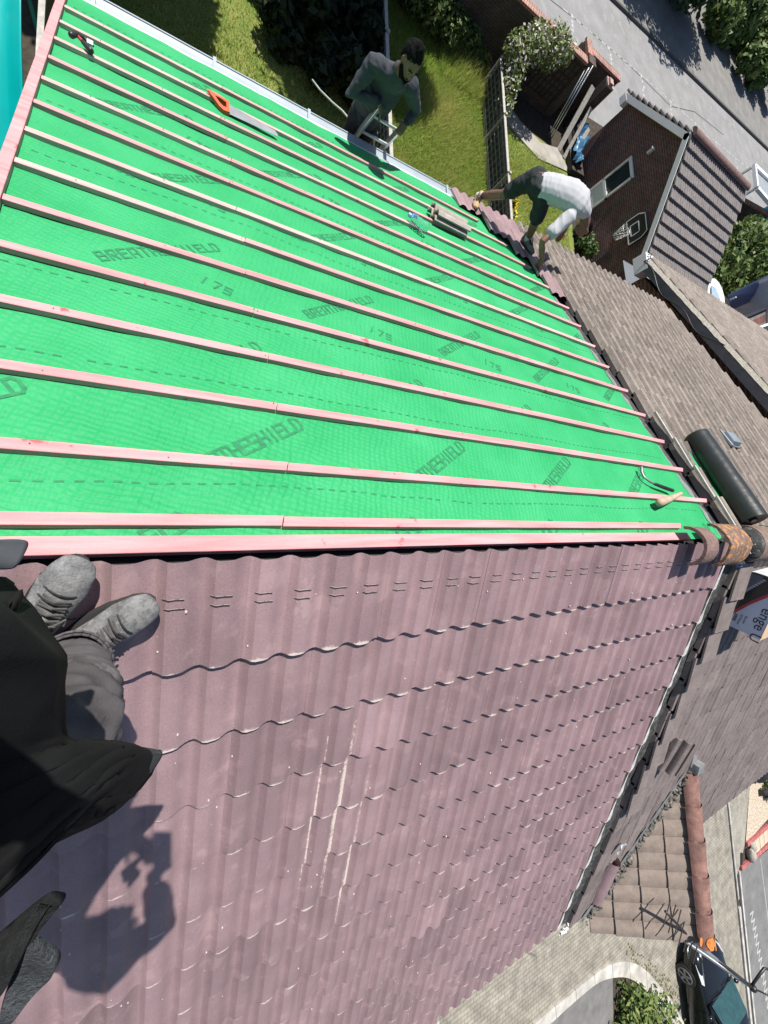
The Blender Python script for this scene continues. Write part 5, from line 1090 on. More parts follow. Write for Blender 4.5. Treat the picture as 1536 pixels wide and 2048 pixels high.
# drain rod / hose bending up out of the shade
mb = MB(); pts = [GP(625, 160, -5.2), GP(640, 180, -5.0), GP(665, 205, -4.7), GP(685, 222, -4.3), GP(700, 240, -3.9), GP(711, 258, -3.3), GP(716, 275, -2.6)]; mb.tube(pts, .016, 8); o = obj('flexible_rod', mb, mat('pale_grey_rod', (.46, .5, .46), rough=.5), smooth=True); tag(o, 'pale curved rod hanging from the gutter beside the sweatshirted person', 'rod')
# ------------------------------------------------------------------ brick garden wall, lean-to clutter
gw = thing('garden_wall', 'brown brick garden wall with red coping running along the back road', 'wall', (10, 16.5, GZ))
mb = MB(); mb.box((5.7, 16.52, GZ + .9), (14.6, .23, 1.8)); mb.box((13.05, 17.0, GZ + .9), (.23, .8, 1.8)); mb.box((14.05, 17.38, GZ + .85), (2.2, .23, 1.7)); obj('wall', mb, M['brickwall'], gw)
mb = MB(); mb.box((5.7, 16.52, GZ + 1.84), (14.7, .30, .075)); mb.box((13.1, 17.07, GZ + 1.842), (.30, .82, .075)); mb.box((14.15, 17.38, GZ + 1.742), (2.0, .30, .075)); obj('coping', mb, M['coping'], gw)
mb = MB(); mb.box((8.1, 16.50, GZ + .98), (.36, .36, 1.96)); mb.box((13.05, 16.55, GZ + .98), (.36, .36, 1.94)); obj('pier', mb, M['brickwall'], gw)
t = thing('brick_pier', 'broken brick gate pier with pale top beside the leaning planks', 'pier', (14.3, 16.75, GZ)); mb = MB(); mb.box((14.45, 16.75, GZ + .85), (.36, .36, 1.7)); obj('shaft', mb, M['brickwall'], t)
mb = MB(); mb.prism([(14.27, 16.57, GZ + 1.705), (14.63, 16.57, GZ + 1.705), (14.63, 16.93, GZ + 1.705), (14.27, 16.93, GZ + 1.705)], (0, 0, .06)); mb.box((14.42, 16.72, GZ + 1.80), (.2, .22, .07)); obj('broken_cap', mb, mat('pinkish_mortar', (.42, .30, .26), rough=1, var=.4, scale=14), t)
t = thing('wall_trellis', 'square wooden trellis fixed on the shaded brown garden wall', 'trellis', (12, 16.38, GZ + .3)); mb = MB()
for i in range(9): mb.box((11.2 + i * .2, 16.38, GZ + 1.05), (.03, .018, 1.4))
for i in range(7): mb.box((12.0, 16.362, GZ + .4 + i * .21), (1.65, .016, .03))
obj('slat', mb, M['darkwood'], t)
for i, (dx, lab) in enumerate(((0, 'left metal pole of the bundle leaning on the brown garden wall'), (.07, 'middle metal pole of the bundle leaning on the brown garden wall'), (.15, 'right metal pole of the bundle leaning on the brown garden wall'))):
    mb = MB(); mb.tube([(13.1 + dx, 15.55 - dx * .5, GZ + .02), (12.9 + dx * .9, 16.32, GZ + 1.75 + .1 * i)], .02, 8); o = obj('metal_pole', mb, M['metal'], smooth=True); tag(o, lab, 'pole', 'poles leaning on the wall')
for i, (x, y, w, lab) in enumerate(((13.7, 15.3, .2, 'widest old plank leaning beside the metal poles'), (14.0, 15.1, .14, 'narrow old plank leaning between the wide plank and the blue tarpaulin'), (14.25, 14.9, .18, 'short old plank leaning nearest the blue tarpaulin'))):
    mb = MB(); mb.beam((x, y, GZ + .02), (x + .35, y + 1.5 - .2 * i, GZ + 1.35 - .3 * i), w, .04, up=(0, -.6, 1)); o = obj('plank', mb, M['greywood']); tag(o, lab, 'plank', 'planks leaning by the garage')
t = thing('tarpaulin', 'crumpled blue tarpaulin heaped on boards beside the garage wall', 'tarp', (14.55, 15.5, GZ)); mb = MB()
mb.grid(lambda a, b: V((14.45 + .55 * a + .25 * b, 15.5 + 1.5 * b, GZ + .58 + .25 * b + .3 * noise.noise(V((a * 3.2, b * 4, 2))) - .5 * a * a)), [i / 14 - .5 for i in range(15)], [i / 18 - .5 for i in range(19)]); obj('sheet', mb, mat('blue_tarp', (.02, .12, .26), rough=.4, var=.3, scale=3, col2=(.10, .24, .36)), t)
mb = MB(); mb.box((14.45, 15.4, GZ + .14), (.75, 1.7, .2), Matrix.Rotation(.1, 3, 'Z')); mb.box((14.5, 15.5, GZ + .29), (.5, 1.5, .08), Matrix.Rotation(-.08, 3, 'Z')); obj('board_stack', mb, M['darkwood'], t)
t = thing('garden_boulder', 'round pale stone at the shaded edge of the garden path', 'stone', (10.75, 15.6, GZ)); mb = MB(); mb.ball((10.75, 15.6, GZ + .18), (.17, .19, .2), 12, 8); mb.v = [tuple(V(p) + V((1, 1, 1)) * .03 * noise.noise(V(p) * 6)) for p in mb.v]; obj('stone', mb, M['concrete'], t, smooth=True)
# ------------------------------------------------------------------ garage
gg = thing('brick_garage', 'dark red brick garage with white bargeboards, grey tiled roof and a door in its gable', 'garage', (17, 12.95, GZ))
XA, XB, YA, YAP, YB, ZEV, ZAP = 15.0, 19.2, 9.75, 12.98, 16.1, -5.18, -3.5
mb = MB(); mb.prism([(XA, YA + .15, GZ), (XA, YB - .15, GZ), (XA, YB - .15, ZEV - .05), (XA, YAP, ZAP - .12), (XA, YA + .15, ZEV - .05)], (XB - XA - .1, 0, 0)); obj('wall', mb, M['brick'], gg)
pitch = math.atan2(ZAP - ZEV, YAP - YA); cp, sp_ = math.cos(pitch), math.sin(pitch); sl2 = (YAP - YA) / cp
def GR(x, s, o=0): return V((x, YAP - cp * s - sp_ * o, ZAP - sp_ * s + cp * o))
def GR2(x, s, o=0): return V((x, YAP + cp * s + sp_ * o, ZAP - sp_ * s + cp * o))
for nm, P in (('near_roof_slope', GR), ('far_roof_slope', GR2)):
    mb = tiles(MB(), P, XA - .14, XB, [.05 + .345 * (k + 1) for k in range(10)] + [sl2 + .12], 0, rng=random.Random(8), prof=prof_flat, H=.02, base=.02, lift=.075, jit=.003, th=.085, edge=.05, nosew=.15, na=16); obj(nm, mb, M['garagetile'], gg, smooth=30, fixn=(nm[0] == 'f'))
mb = MB(); mb.grid(lambda x, a: V((x, YAP + .15 * math.cos(a), ZAP + .06 + .13 * math.sin(a))), [XA - .14 + .35 * i for i in range(13)], [PI * i / 10 for i in range(11)]); mb.add([V((XA - .14, YAP + .15 * math.cos(PI * i / 10), ZAP + .06 + .13 * math.sin(PI * i / 10))) for i in range(11)], [tuple(range(11))]); obj('ridge_tiles', mb, M['ridgeplain'], gg, smooth=40)
for P in (GR, GR2):
    mb = MB(); mb.prism([P(XA - .16, -.03, -.02), P(XA - .16, sl2 + .12, -.02), P(XA - .16, sl2 + .12, -.20), P(XA - .16, -.03, -.20)], (.025, 0, 0)); mb.prism([P(XA - .135, .1, -.20), P(XA - .135, sl2 + .1, -.20), P(XA, sl2 + .1, -.20), P(XA, .1, -.20)], V((0, 0, .012))); q = P(XA - .06, sl2 + .02, -.20); mb.box(q, (.22, .30, .24)); obj('bargeboard', mb, M['white'], gg)
dr = MB(); dy0, dy1, dz1 = 13.10, 13.85, -5.36
for y in (dy0, dy1): dr.box((XA - .02, y, (GZ + dz1) / 2), (.09, .08, dz1 - GZ))
for z in (dz1, -6.35, GZ + .06): dr.box((XA - .021, (dy0 + dy1) / 2, z), (.088, dy1 - dy0 + .08, .10))
dr.box((XA - .012, (dy0 + dy1) / 2, -6.85), (.05, dy1 - dy0 - .06, .9)); d_ = obj('door', dr, M['white'], gg)
mb = MB(); mb.box((XA - .01, (dy0 + dy1) / 2, (dz1 - 6.35) / 2), (.03, dy1 - dy0 - .08, 6.35 + dz1 - .1)); obj('pane', mb, M['glass'], d_)
mb = MB(); mb.tube([(XA - .07, dy0 + .02, -6.25), (XA - .11, dy0 + .02, -6.25), (XA - .11, dy0 + .14, -6.25)], .012, 6); obj('handle', mb, M['steel'], d_)
mb = MB(); mb.box((XA - .06, 13.5, -4.72), (.1, .07, .16)); mb.box((XA - .08, 13.5, -4.60), (.14, .09, .03)); obj('wall_lamp', mb, M['white'], gg)
t = thing('basketball_hoop', 'black basketball backboard with white outline and drooping net on the garage wall', 'basketball hoop', (14.9, 11.1, -5.4)); yc, zc = 11.12, -5.35
mb = MB(); pl = [(-.46, -.33), (.46, -.33), (.46, .12), (.34, .33), (-.34, .33), (-.46, .12)]; mb.prism([(XA - .10, yc + y, zc + z) for y, z in pl], (.03, 0, 0)); obj('backboard', mb, M['blackplastic'], t)
mb = MB()
for (a, b) in list(zip(pl, pl[1:] + pl[:1])) + [((-.2, -.22), (.2, -.22)), ((.2, -.22), (.2, .08)), ((.2, .08), (-.2, .08)), ((-.2, .08), (-.2, -.22))]: mb.beam((XA - .105, yc + a[0] * .96, zc + a[1] * .96), (XA - .105, yc + b[0] * .96, zc + b[1] * .96), .03, .008, up=(1, 0, 0))
obj('white_outline', mb, M['white'], t)
mb = MB(); rp = [(XA - .33 + .20 * math.cos(2 * PI * i / 20), yc + .20 * math.sin(2 * PI * i / 20), zc - .24) for i in range(21)]; mb.tube(rp, .01, 6); obj('rim', mb, M['steel'], t)
mb = MB()
for i in range(12):
    for sg in (-1, 1):
        pts = []
        for k in range(5): a = 2 * PI * i / 12 + sg * .26 * k; r = .20 - .022 * k; pts.append((XA - .33 + r * math.cos(a), yc + r * math.sin(a), zc - .24 - .10 * k))
        mb.tube(pts, .008, 4)
obj('net', mb, M['white'], t)
# low wall and street stuff right of the garage
t = thing('boundary_wall', 'low brick boundary wall behind the garage next to the bush', 'wall', (24, 18.5, GZ)); mb = MB(); mb.beam((21.5, 17.4, GZ + .55), (33, 19.9, GZ + .55), .23, 1.1); obj('wall', mb, M['brickwall'], t); mb = MB(); mb.beam((21.4, 17.4, GZ + 1.13), (33, 19.92, GZ + 1.13), .3, .07); obj('coping', mb, M['coping'], t)
t = thing('bus_shelter', 'white framed glass shelter on the pavement at the right edge', 'shelter', (29.5, 20.3, GZ))
fr = MB(); A_ = [GP(1508, 332, -5.35), GP(1513, 376, -5.35), GP(1575, 448, -5.35), GP(1578, 398, -5.35)]
for i in range(4): fr.beam(A_[i], A_[(i + 1) % 4], .22, .16)
obj('roof_frame', fr, M['white'], t)
mb = MB(); mb.add([p - V((0, 0, .03)) for p in A_], [(0, 1, 2, 3)]); obj('roof_pane', mb, mat('pale_glass_roof', (.34, .36, .36), rough=.15, var=.15), t)
for i in range(4): mb = MB(); mb.beam(A_[i] - V((0, 0, .1)), V((A_[i].x, A_[i].y, GZ)), .10, .10, up=(0, 1, 0)); obj('leg', mb, M['white'], t)
mb = MB(); mb.beam(V((A_[1].x, A_[1].y, GZ + .9)), V((A_[0].x, A_[0].y, GZ + .9)), .05, .3); obj('seat', mb, M['render'], t)
mb = MB(); p = GP(1533, 428, GZ + 1.0); mb.box(p, (.7, .5, .5)); mb.box(p + V((0, 0, .3)), (.76, .56, .08)); o = obj('recycling_bin', mb, mat('blue_bin', (.03, .34, .55), rough=.45)); o.location = (0, 0, 0); tag(o, 'bright blue bin lid just below the white framed shelter', 'bin')
mb = MB(); mb.box(V((p.x, p.y, GZ + .37)), (.66, .46, .76)); obj('bin_body', mb, mat('blue_bin_body', (.02, .2, .34), rough=.5), o)
# house with the dark blue door beyond the far roof
t = thing('white_house', 'pale rendered house with a dark navy garage door at the right edge', 'house', (33, 12.6, GZ))
w0, w1 = V((24.3, 11.7, 0)), V((31.5, 14.5, 0)); dv = (w1 - w0).normalized(); nv = V((-dv.y, dv.x, 0)); 
def WP(a, z, o=0): return w0 + dv * a + nv * -1 * o * -1 + V((0, 0, z))
mb = MB(); mb.prism([WP(-.4, GZ), WP(9, GZ), WP(9, GZ + 3.0), WP(-.4, GZ + 3.0)], nv * -5.0 * -1 * -1); obj('wall', mb, M['render'], t)
ctr = lambda u, v, z: GP(u, v, z)
q = [ctr(1452, 606, -5.2), ctr(1536, 563, -5.2), ctr(1600, 560, -5.4), ctr(1462, 625, -6.2)]
mb = MB(); mb.prism([ctr(1455, 590, -4.6), ctr(1545, 545, -4.6), ctr(1560, 575, -5.2), ctr(1462, 618, -5.2)], (0, -.06, .0)); obj('garage_door', mb, mat('navy_door', (.005, .010, .045), rough=.4, var=.2), t)
mb = MB(); mb.box(ctr(1466, 597, -4.62), (.07, .05, .2)); obj('door_handle', mb, M['white'], t)
mb = MB(); mb.beam(ctr(1475, 640, -4.6), ctr(1550, 608, -4.6), .12, .10); obj('gutter', mb, M['blackplastic'], t)
mb = MB(); mb.prism([ctr(1478, 642, -4.7), ctr(1560, 606, -4.7), ctr(1570, 680, -4.9), ctr(1500, 690, -4.9)], (0, 0, -.3)); obj('porch_wall', mb, M['brick'], t)
mb = MB(); fr = [ctr(1518, 655, -4.62), ctr(1560, 640, -4.62), ctr(1562, 680, -4.62), ctr(1528, 684, -4.62)]
for i in range(4): mb.beam(fr[i], fr[(i + 1) % 4], .1, .08)
wn = obj('window', mb, M['white'], t); mb = MB(); mb.add([p_ - V((0, 0, .02)) for p_ in fr], [(0, 1, 2, 3)]); obj('pane', mb, M['glass'], wn)
# white van roof beyond the garage
t = thing('white_canopy', 'white arched canopy with a pale blue pane beside the grey garage roof', 'canopy', (20.2, 10.4, GZ))
mb = MB(); a0, a1, a2_ = GP(1416, 556, -5.6), GP(1447, 606, -5.6), GP(1412, 596, -5.6); cx = (a0 + a1 + a2_) / 3
pts = [GP(u, v, -5.6) for u, v in ((1410, 580), (1411, 566), (1416, 557), (1424, 557), (1433, 566), (1440, 580), (1445, 598), (1447, 625), (1425, 640), (1412, 612))]
mb.loft([[p_ + V((0, 0, -.1)) for p_ in pts], [p_ + V((0, 0, 0)) for p_ in pts], [p_.lerp(cx, .12) + V((0, 0, .12)) for p_ in pts]]); obj('frame', mb, M['white'], t, bevel=.03)
mb = MB(); mb.prism([GP(u, v, -5.44) for u, v in ((1422, 572), (1431, 577), (1439, 600), (1441, 622), (1428, 625), (1422, 600))], (0, 0, .03)); obj('pane', mb, mat('pale_blue_pane', (.36, .47, .55), rough=.12), t)
for u, v in ((1416, 566), (1440, 600), (1430, 628)): q_ = GP(u, v, -5.7); mb = MB(); mb.box((q_.x, q_.y, (GZ + q_.z) / 2), (.1, .1, q_.z - GZ)); obj('leg', mb, M['white'], t)
# brick house across the road, top right
t = thing('roadside_house', 'dark brick house with pink topped wall across the road, top right corner', 'house', (45, 42, GZ))
e0, e1 = GP(1486, 0, -6.45), GP(1540, 78, -6.45); ed = (e1 - e0).normalized(); en = V((-ed.y, ed.x, 0)); en = en if en.y > 0 else -en
mb = MB(); 
fw_ = lambda a, z, o: V((e0.x, e0.y, 0)) + ed * a + en * o + V((0, 0, z))
mb.prism([fw_(-8, GZ, 0), fw_(16, GZ, 0), fw_(16, -6.5, 0), fw_(-8, -6.5, 0)], en * .25); obj('front_wall', mb, M['brick'], t)
mb = MB(); mb.prism([fw_(-8, -6.5, -.06), fw_(16, -6.5, -.06), fw_(16, -6.40, -.06), fw_(-8, -6.40, -.06)], en * .35); obj('pink_coping', mb, mat('pink_coping', (.62, .29, .24), rough=.9), t)
mb = MB(); mb.prism([fw_(-8, GZ, 3.0), fw_(16, GZ, 3.0), fw_(16, 0, 3.0), fw_(-8, 0, 3.0)], en * 5); obj('wall', mb, M['brick'], t)
for k, a in enumerate((.8, 3.6, 6.4)):
    mb = MB()
    for (x, z, w, h) in ((a, -4.9, .1, 1.6), (a + 1.0, -4.9, .08, 1.6), (a + 2.0, -4.9, .1, 1.6), (a + 1, -4.1, 2.1, .1), (a + 1, -5.7, 2.1, .1)): mb.prism([fw_(x - w / 2, z - h / 2, 2.9), fw_(x + w / 2, z - h / 2, 2.9), fw_(x + w / 2, z + h / 2, 2.9), fw_(x - w / 2, z + h / 2, 2.9)], en * .1)
    wn = obj('window', mb, M['white'], t); mb = MB(); mb.add([fw_(a, -5.7, 2.96), fw_(a + 2, -5.7, 2.96), fw_(a + 2, -4.1, 2.96), fw_(a, -4.1, 2.96)], [(0, 1, 2, 3)]); obj('pane', mb, M['glass'], wn)
# ------------------------------------------------------------------ front: drive, lane, car, planter
sheet('driveway', [(2, -4.5), (24.0, -4.5), (21.95, -11.2), (21.9, -15), (21.8, -26), (12, -26), (15.6, -16.2), (14.9, -14.3), (14.1, -13.55), (13.4, -13.2), (12.5, -13.02), (10.9, -12.86), (9.2, -12.86), (6, -12.86), (6.3, -10.9), (2, -10.9)], GZ + .012, M['paver'])
mb = MB(); kp = [(5.5, -12.72), (9.38, -12.66), (10.85, -12.73), (12.54, -12.84), (13.58, -13.14), (14.3, -13.55), (14.91, -14.08), (15.5, -14.75), (16.25, -15.69), (17.2, -17.2)]; ki = [(5.5, -13.05), (9.9, -13.0), (11.5, -13.03), (12.4, -13.12), (13.2, -13.4), (13.85, -13.75), (14.5, -14.3), (15.1, -15.0), (15.8, -15.95), (16.7, -17.4)]
def cr(p, n=5):
    o_ = []
    for i in range(len(p) - 1):
        a, b, c, d = [V((*p[max(0, min(len(p) - 1, i + k))], 0)) for k in (-1, 0, 1, 2)]
        for j in range(n): t = j / n; q = .5 * (2 * b + (c - a) * t + (2 * a - 5 * b + 4 * c - d) * t * t + (3 * b - a - 3 * c + d) * t ** 3); o_.append((q.x, q.y))
    return o_ + [p[-1]]
kp2, ki2 = cr(kp), cr(ki)
for i in range(len(kp2) - 1): mb.prism([(*kp2[i], GZ), (*kp2[i + 1], GZ), (*ki2[i + 1], GZ), (*ki2[i], GZ)], (0, 0, .07))
struct('kerb', mb, M['kerbstone'])
sheet('asphalt_drive', [(4, -13.06), (9.9, -13.01), (11.5, -13.04), (12.4, -13.13), (13.1, -13.38), (12.8, -16), (12.2, -22), (4, -22)], GZ + .02, mat('front_asphalt', (.16, .155, .15), rough=.95, var=.2, scale=3, fine=.25))
sheet('asphalt_patch', [(2, -10.92), (6.28, -10.92), (5.98, -12.85), (2, -12.85)], GZ + .016, M['pavement'])
mb = MB(); mb.prism([(6.27, -10.92, GZ), (6.38, -10.92, GZ), (6.1, -12.8, GZ), (5.99, -12.8, GZ)], (0, 0, .03)); struct('edging', mb, M['kerbstone'])
bl = []
for i in range(22):
    f = i / 21; x = 13.7 + 3.6 * f; y = -14.15 - 4.0 * f; bl += [(x + rr.uniform(-.25, .25) - .3, y + rr.uniform(-.4, .2) - .2, GZ + .25 + rr.uniform(0, .3), .5), (x - .8 - .3 * f, y - .8, GZ + .4, .6)]
plant('ground_cover_hedge', 'low sunlit yellow-green hedge behind the curved kerb beside the car', 'hedge', (14.2, -15, GZ), bl + [(13.5, -13.95, GZ + .35, .42), (14.0, -14.3, GZ + .4, .5), (14.8, -15.0, GZ + .45, .6), (13.4, -14.8, GZ + .35, .5), (14.3, -15.8, GZ + .45, .7)], 14000, .10, [lfL, lfM], .03, 50, split=.2)
rubble = MB()
for i in range(150): a = rr.random(); p_ = V((13.9 + 3.0 * a + rr.uniform(-.2, .3), -13.35 - 2.9 * a + rr.uniform(-.1, .5), GZ + .03)); r = rr.uniform(.012, .04); rubble.ball(p_, (r, r * 1.2, r * .6), 5, 4)
o = obj('fallen_leaves', rubble, mat('dry_leaf_litter', (.22, .19, .11), rough=1, var=.4, scale=9, col2=(.12, .15, .06))); tag(o, 'dry leaf litter scattered on the paving around the curved kerb', 'leaf litter', kind='stuff')
# strips along the lane on the right
mb = MB(); mb.prism([(21.95, -15.2, GZ), (22.12, -15.2, GZ), (22.0, -27, GZ), (21.85, -27, GZ)], (0, 0, .06)); mb.prism([(22.0, -9, GZ), (22.1, -9, GZ), (22.1, -14.9, GZ), (22.0, -14.9, GZ)], (0, 0, .05)); mb.prism([(22.28, -13.9, GZ), (22.4, -13.9, GZ), (22.3, -27, GZ), (22.18, -27, GZ)], (0, 0, .07)); struct('lane_kerb', mb, M['kerbstone'])
sheet('lane', [(22.3, -14.0), (26, -14.3), (60, -14.5), (60, -40), (22.2, -40)], GZ + .02, mat('lane_asphalt', (.17, .168, .165), rough=.95, var=.18, scale=2, fine=.25))
sheet('front_path', [(22.1, -4.5), (24.6, -4.5), (24.4, -11), (23.2, -13.2), (22.3, -14), (22.1, -14)], GZ + .018, mat('old_concrete_path', (.27, .255, .22), rough=1, var=.25, scale=2, spots=(.35, .31, .24), spot_t=.55, spot_s=9, fine=.2))
sheet('gravel_bed', [(24.45, -8), (26.8, -8), (26.8, -13.0), (23.3, -13.2), (24.4, -11)], GZ + .022, mat('cream_gravel', (.52, .44, .34), rough=1, var=.5, scale=14, bump=1, bscale=20, bdist=.05))
mb = MB()
for a, b in (((22.5, -13.85), (25.9, -14.05)), ((23.3, -13.2), (25.7, -13.25))):
    n = 11; A3, B3 = V((*a, GZ + .05)), V((*b, GZ + .05))
    for i in range(n): mb.beam(A3.lerp(B3, (i + .04) / n), A3.lerp(B3, (i + .96) / n), .16, .1)
struct('red_brick_edging', mb, mat('red_edging_brick', (.42, .14, .13), rough=.85, var=.25, scale=4))
mb = MB()
for i in range(5): mb.box((23.9 + i * .5, -13.62, GZ + .035), (.47, .52, .05))
struct('step_slabs', mb, mat('cream_slab', (.52, .42, .32), rough=.9, var=.12, scale=3))
for c_, r_, lab in (((23.35, -13.6, GZ + .16), (.16, .3, .18), 'larger rough rockery stone at the corner of the red brick edging'), ((23.7, -13.4, GZ + .12), (.14, .2, .14), 'smaller rough rockery stone beside the cream step slabs')):
    mb = MB(); mb.ball(c_, r_, 12, 9); mb.v = [tuple(V(p) + V((noise.noise(V(p) * 7), noise.noise(V(p) * 7 + V((4, 4, 4))), noise.noise(V(p) * 7 + V((8, 8, 8))))) * .06) for p in mb.v]; o = obj('rockery_stone', mb, M['concrete'], smooth=35); tag(o, lab, 'stone', 'rockery stones')
mb = MB(); mb.beam((22.75, -13.35, GZ + .03), (22.6, -13.9, GZ + .03), .14, .06); o = obj('drain_gully', mb, M['blackplastic']); tag(o, 'dark slotted drain gully at the corner of the red brick edging', 'drain')
t = thing('plant_pot', 'black plastic plant pot with a yellow-green plant on the cream gravel', 'plant pot', (25.4, -11.6, GZ)); mb = MB(); mb.tube([(25.15, -11.6, GZ + .16), (25.5, -11.62, GZ + .19)], [.13, .17], 14); obj('pot', mb, M['blackplastic'], t, smooth=40); leafobj('foliage', leaves([(25.95, -11.7, GZ + .3, .35)], 260, .16, 71), [lfL, lfM], t, .4)
for i, (b, lab) in enumerate((((26.3, -9.6, .7), 'dark glossy shrub at the right edge behind the brown front roof'), ((26.6, -11.0, .5), 'bright green leafy plant at the right edge beside the black dome'), ((26.6, -12.6, .55), 'leafy shrub at the right edge above the red brick edging'))):
    plant('front_shrub', lab, 'bush', (b[0], b[1], GZ), clump((b[0], b[1], GZ + b[2]), b[2], 6, 80 + i), 1500, .2, [lfM, lfD] if i != 1 else [lfL, lfM], .04, 80 + i, 'shrubs at the right edge', split=.4)
mb = MB(); mb.ball((25.0, -10.5, GZ + .12), (.42, .62, .42), 16, 10); o = obj('garden_dome', mb, M['blackplastic'], smooth=True); tag(o, 'dark rounded dome shaped cover among the shrubs at the right edge', 'cover')
mb = MB()
for i in range(16):
    x = 22.95 + .055 * i; y = -15.9 - .33 * i; mb.beam((x, y, GZ + .026), (x + .38, y - .02, GZ + .026), .07, .006); mb.beam((x + .36, y - .0, GZ + .0265), (x + .06, y - .31, GZ + .0265), .06, .006)
struct('zigzag_marking', mb, M['paint'])
mb = MB(); mb.quad((24.6, -14.3, GZ + .024), (24.65, -14.3, GZ + .024), (24.9, -22, GZ + .024), (24.85, -22, GZ + .024)); struct('lane_line', mb, M['paint'])
# car
car = thing('parked_car', 'dark blue-black car parked nose first on the block paving', 'car', (17.75, -16.2, GZ), math.radians(3)); CL = 4.3
pnt = mat('dark_blue_car_paint', (.010, .011, .013), rough=.2, var=.1, spec=.5); pnt.node_tree.nodes['Principled BSDF'].inputs['Coat Weight'].default_value = .25
# profile stations front (y = +2.1) to back: half width, sill, belt height, roof height(0 = none)
st = [(2.12, .52, .30, .55), (2.06, .68, .24, .66), (1.92, .80, .20, .74), (1.6, .88, .18, .82), (1.1, .90, .17, .90), (.75, .905, .17, .95), (.2, .91, .17, .98), (-.8, .91, .17, 1.0), (-1.6, .89, .18, 1.0), (-2.0, .82, .25, .98), (-2.14, .70, .34, .85)]
rings = []
for y, w, zb, zt in st:
    rings.append([V((-w * .93, y, zb)), V((-w, y, zb + .12)), V((-w * 1.01, y, zb + .32 if zt > .6 else zt - .05)), V((-w * .97, y, zt - .06)), V((-w * .86, y, zt)), V((-w * .4, y, zt + .035)), V((0, y, zt + .045)), V((w * .4, y, zt + .035)), V((w * .86, y, zt)), V((w * .97, y, zt - .06)), V((w * 1.01, y, zb + .32 if zt > .6 else zt - .05)), V((w, y, zb + .12)), V((w * .93, y, zb))])
mb = MB(); mb.loft(rings); b_ = obj('body', mb, pnt, car, smooth=True, local=True); so = b_.modifiers.new('sub', 'SUBSURF'); so.levels = so.render_levels = 2
mb = MB(); cab = [(.85, .80, .96, .98), (.1, .70, .98, 1.38), (-.5, .70, .98, 1.46), (-1.3, .68, .99, 1.42), (-2.0, .72, .98, 1.02)]
mb.loft([[V((-w * 1.1, y, z0)), V((-w, y, z1 - .03)), V((-w * .85, y, z1)), V((w * .85, y, z1)), V((w, y, z1 - .03)), V((w * 1.1, y, z0))] for y, w, z0, z1 in cab]); cb = obj('cabin', mb, pnt, car, smooth=50, local=True)
tg = mat('teal_windscreen', (.03, .075, .08), rough=.05, var=.2, spec=.9)
mb = MB(); mb.quad((-.80, .84, 1.0), (.80, .84, 1.0), (.66, .12, 1.39), (-.66, .12, 1.39)); obj('windscreen', mb, tg, car, local=True)
for sg in (-1, 1):
    mb = MB(); mb.add([(sg * .86, .55, 1.04), (sg * .765, .05, 1.34), (sg * .76, -1.2, 1.36), (sg * .80, -1.75, 1.08)], [(0, 1, 2, 3)]); obj('side_window', mb, M['glass'], car, local=True)
    mb = MB(); mb.ball((sg * 1.02, .62, 1.02), (.11, .08, .07), 10, 7); mb.box((sg * .93, .62, .98), (.12, .05, .04)); obj('wing_mirror', mb, pnt, car, smooth=True, local=True)
    mb = MB(); mb.loft([[V((sg * .50, 2.02, .60)), V((sg * .78, 1.80, .63)), V((sg * .86, 1.40, .80)), V((sg * .82, 1.38, .855)), V((sg * .62, 1.85, .76)), V((sg * .46, 2.04, .68))], [V((sg * .51, 2.06, .61)), V((sg * .81, 1.83, .64)), V((sg * .895, 1.40, .81)), V((sg * .84, 1.36, .875)), V((sg * .63, 1.88, .785)), V((sg * .46, 2.08, .70))]]); obj('headlight', mb, mat('headlight_glass', (.55, .58, .6), rough=.08, spec=.8), car, local=True, bevel=.01)
    mb = MB(); mb.tube([(sg * .40, 2.15, .34), (sg * .66, 2.06, .36), (sg * .80, 1.88, .42)], .016, 6); obj('chrome_trim', mb, M['metal'], car, smooth=True, local=True)
    for y in (1.30, -1.35):
        w_ = MB(); w_.tube([(sg * .70, y, .31), (sg * .915, y, .31)], [.31, .31], 28); w_ = obj('wheel', w_, M['blackplastic'], car, smooth=35, local=True)
        mb = MB(); mb.tube([(sg * .918, y, .31), (sg * .935, y, .31)], .06, 14); mb.tube([(sg * .925, y + .21 * math.cos(q_), .31 + .21 * math.sin(q_)) for q_ in [2 * PI * i / 24 for i in range(25)]], .016, 6)
        for k in range(5): a = 2 * PI * k / 5; c, s_ = math.cos(a), math.sin(a); mb.beam((sg * .93, y + .04 * c, .31 + .04 * s_), (sg * .93, y + .21 * c, .31 + .21 * s_), .065, .02, up=(1, 0, 0))
        rm = obj('rim', mb, [M['steel']], w_, local=True)
mb = MB(); mb.prism([(-.36, 2.10, .50), (.36, 2.10, .50), (.40, 2.09, .68), (-.40, 2.09, .68)], (0, .035, 0)); gr = obj('grille', mb, M['blackplastic'], car, local=True)
mb = MB()
for k in range(5): mb.box((0, 2.14, .525 + .033 * k), (.70, .012, .008))
for x0_, z0_, x1_, z1_ in ((-.37, .49, .37, .49), (.37, .49, .41, .69), (.41, .69, -.41, .69), (-.41, .69, -.37, .49)): mb.beam((x0_, 2.14, z0_), (x1_, 2.14, z1_), .02, .016, up=(0, 1, 0))
obj('grille_trim', mb, M['metal'], gr, local=True)
mb = MB(); mb.box((0, 2.165, .42), (.52, .012, .115), Matrix.Rotation(.5, 3, 'X')); npl = obj('number_plate', mb, M['white'], car, local=True)
mb = MB(); mb.box((0, 2.0, .3), (1.1, .22, .12)); obj('bumper_intake', mb, M['blackplastic'], car, local=True)
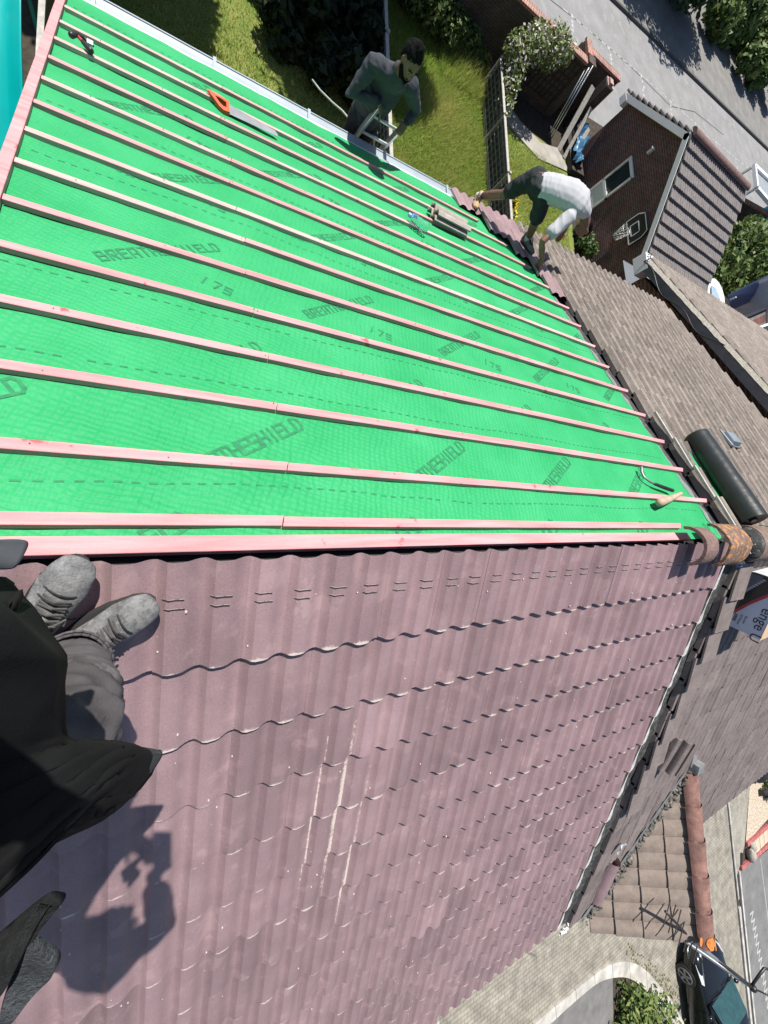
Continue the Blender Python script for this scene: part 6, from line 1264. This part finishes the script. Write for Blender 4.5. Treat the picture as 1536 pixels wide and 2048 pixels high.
mb = MB(); mb.tube([(-.7, .93, .985), (-.1, .86, 1.02)], .012, 6); mb.tube([(.1, .93, .99), (.6, .85, 1.02)], .012, 6); obj('wiper', mb, M['blackplastic'], car, local=True)
# television aerial on its pole beside the gable
t = thing('tv_aerial', 'black television aerial with short cross rods reaching over the small front gable', 'aerial', (9.35, -7.75, GZ)); zA = -1.53
tip, mid_, end = GP(1331, 1823, zA), GP(1386, 1882, zA), GP(1506, 1976, zA)
mb = MB(); mb.tube([tip, mid_], .016, 8); ax = (mid_ - tip).normalized(); obj('boom', mb, M['blackplastic'], t, smooth=True)
pp = V((-ax.y, ax.x, 0))
for k in range(7):
    c = tip + ax * (.04 + .155 * k); mb = MB(); mb.tube([c - pp * (.15 + .009 * k), c + pp * (.15 + .009 * k)], .007, 6); obj('cross_rod', mb, M['blackplastic'], t)
mb = MB(); mb.tube([mid_ - ax * .06, mid_.lerp(end, .4)], .021, 8); obj('boom_tube', mb, M['metal'], t, smooth=True)
mb = MB(); mb.tube([mid_.lerp(end, .38), end], .022, 8); mb.ball(end, .05, 8, 6); obj('support_arm', mb, M['blackplastic'], t, smooth=True)
mb = MB(); mb.tube([end, V((end.x, end.y, GZ))], .028, 10); obj('pole', mb, M['steel'], t, smooth=True)
mb = MB(); mb.tube([end, end + V((.25, -.12, .25)), end + V((.55, -.5, .15)), end + V((.9, -.9, .1)), end + V((1.6, -1.5, .0))], .011, 6); mb.tube([end + V((-.05, .05, 0)), end + V((.10, .30, .12)), end + V((.42, .12, .14))], .018, 6); obj('cable', mb, M['blackplastic'], t, smooth=True)
# ------------------------------------------------------------------ light
EL, AZ = math.radians(60), math.radians(-6.5)      # sun stands over +Y
w = bpy.data.worlds.new('World'); sc.world = w; w.use_nodes = True; nt = w.node_tree
sky = node(nt, 'ShaderNodeTexSky', sky_type='NISHITA', sun_disc=False, sun_elevation=EL, sun_rotation=AZ, air_density=1, dust_density=.6, ozone_density=1.2)
bg = nt.nodes['Background']; bg.inputs['Strength'].default_value = .075; nt.links.new(sky.outputs[0], bg.inputs[0])
sd = bpy.data.lights.new('sun', 'SUN'); sd.energy = 5.0; sd.angle = math.radians(.53); sd.color = (1, .955, .89); so = bpy.data.objects.new('sun', sd); COL.objects.link(so)
dirv = V((math.sin(AZ) * math.cos(EL), math.cos(AZ) * math.cos(EL), math.sin(EL))); so.rotation_euler = dirv.to_track_quat('Z', 'Y').to_euler(); so.location = (0, 30, 30)
vs = sc.view_settings; vs.view_transform = 'Standard'; vs.look = 'None'; vs.gamma = 1; vs.exposure = 0.45; vs.use_curve_mapping = False
sc.cycles.max_bounces = 6; sc.cycles.transparent_max_bounces = 8
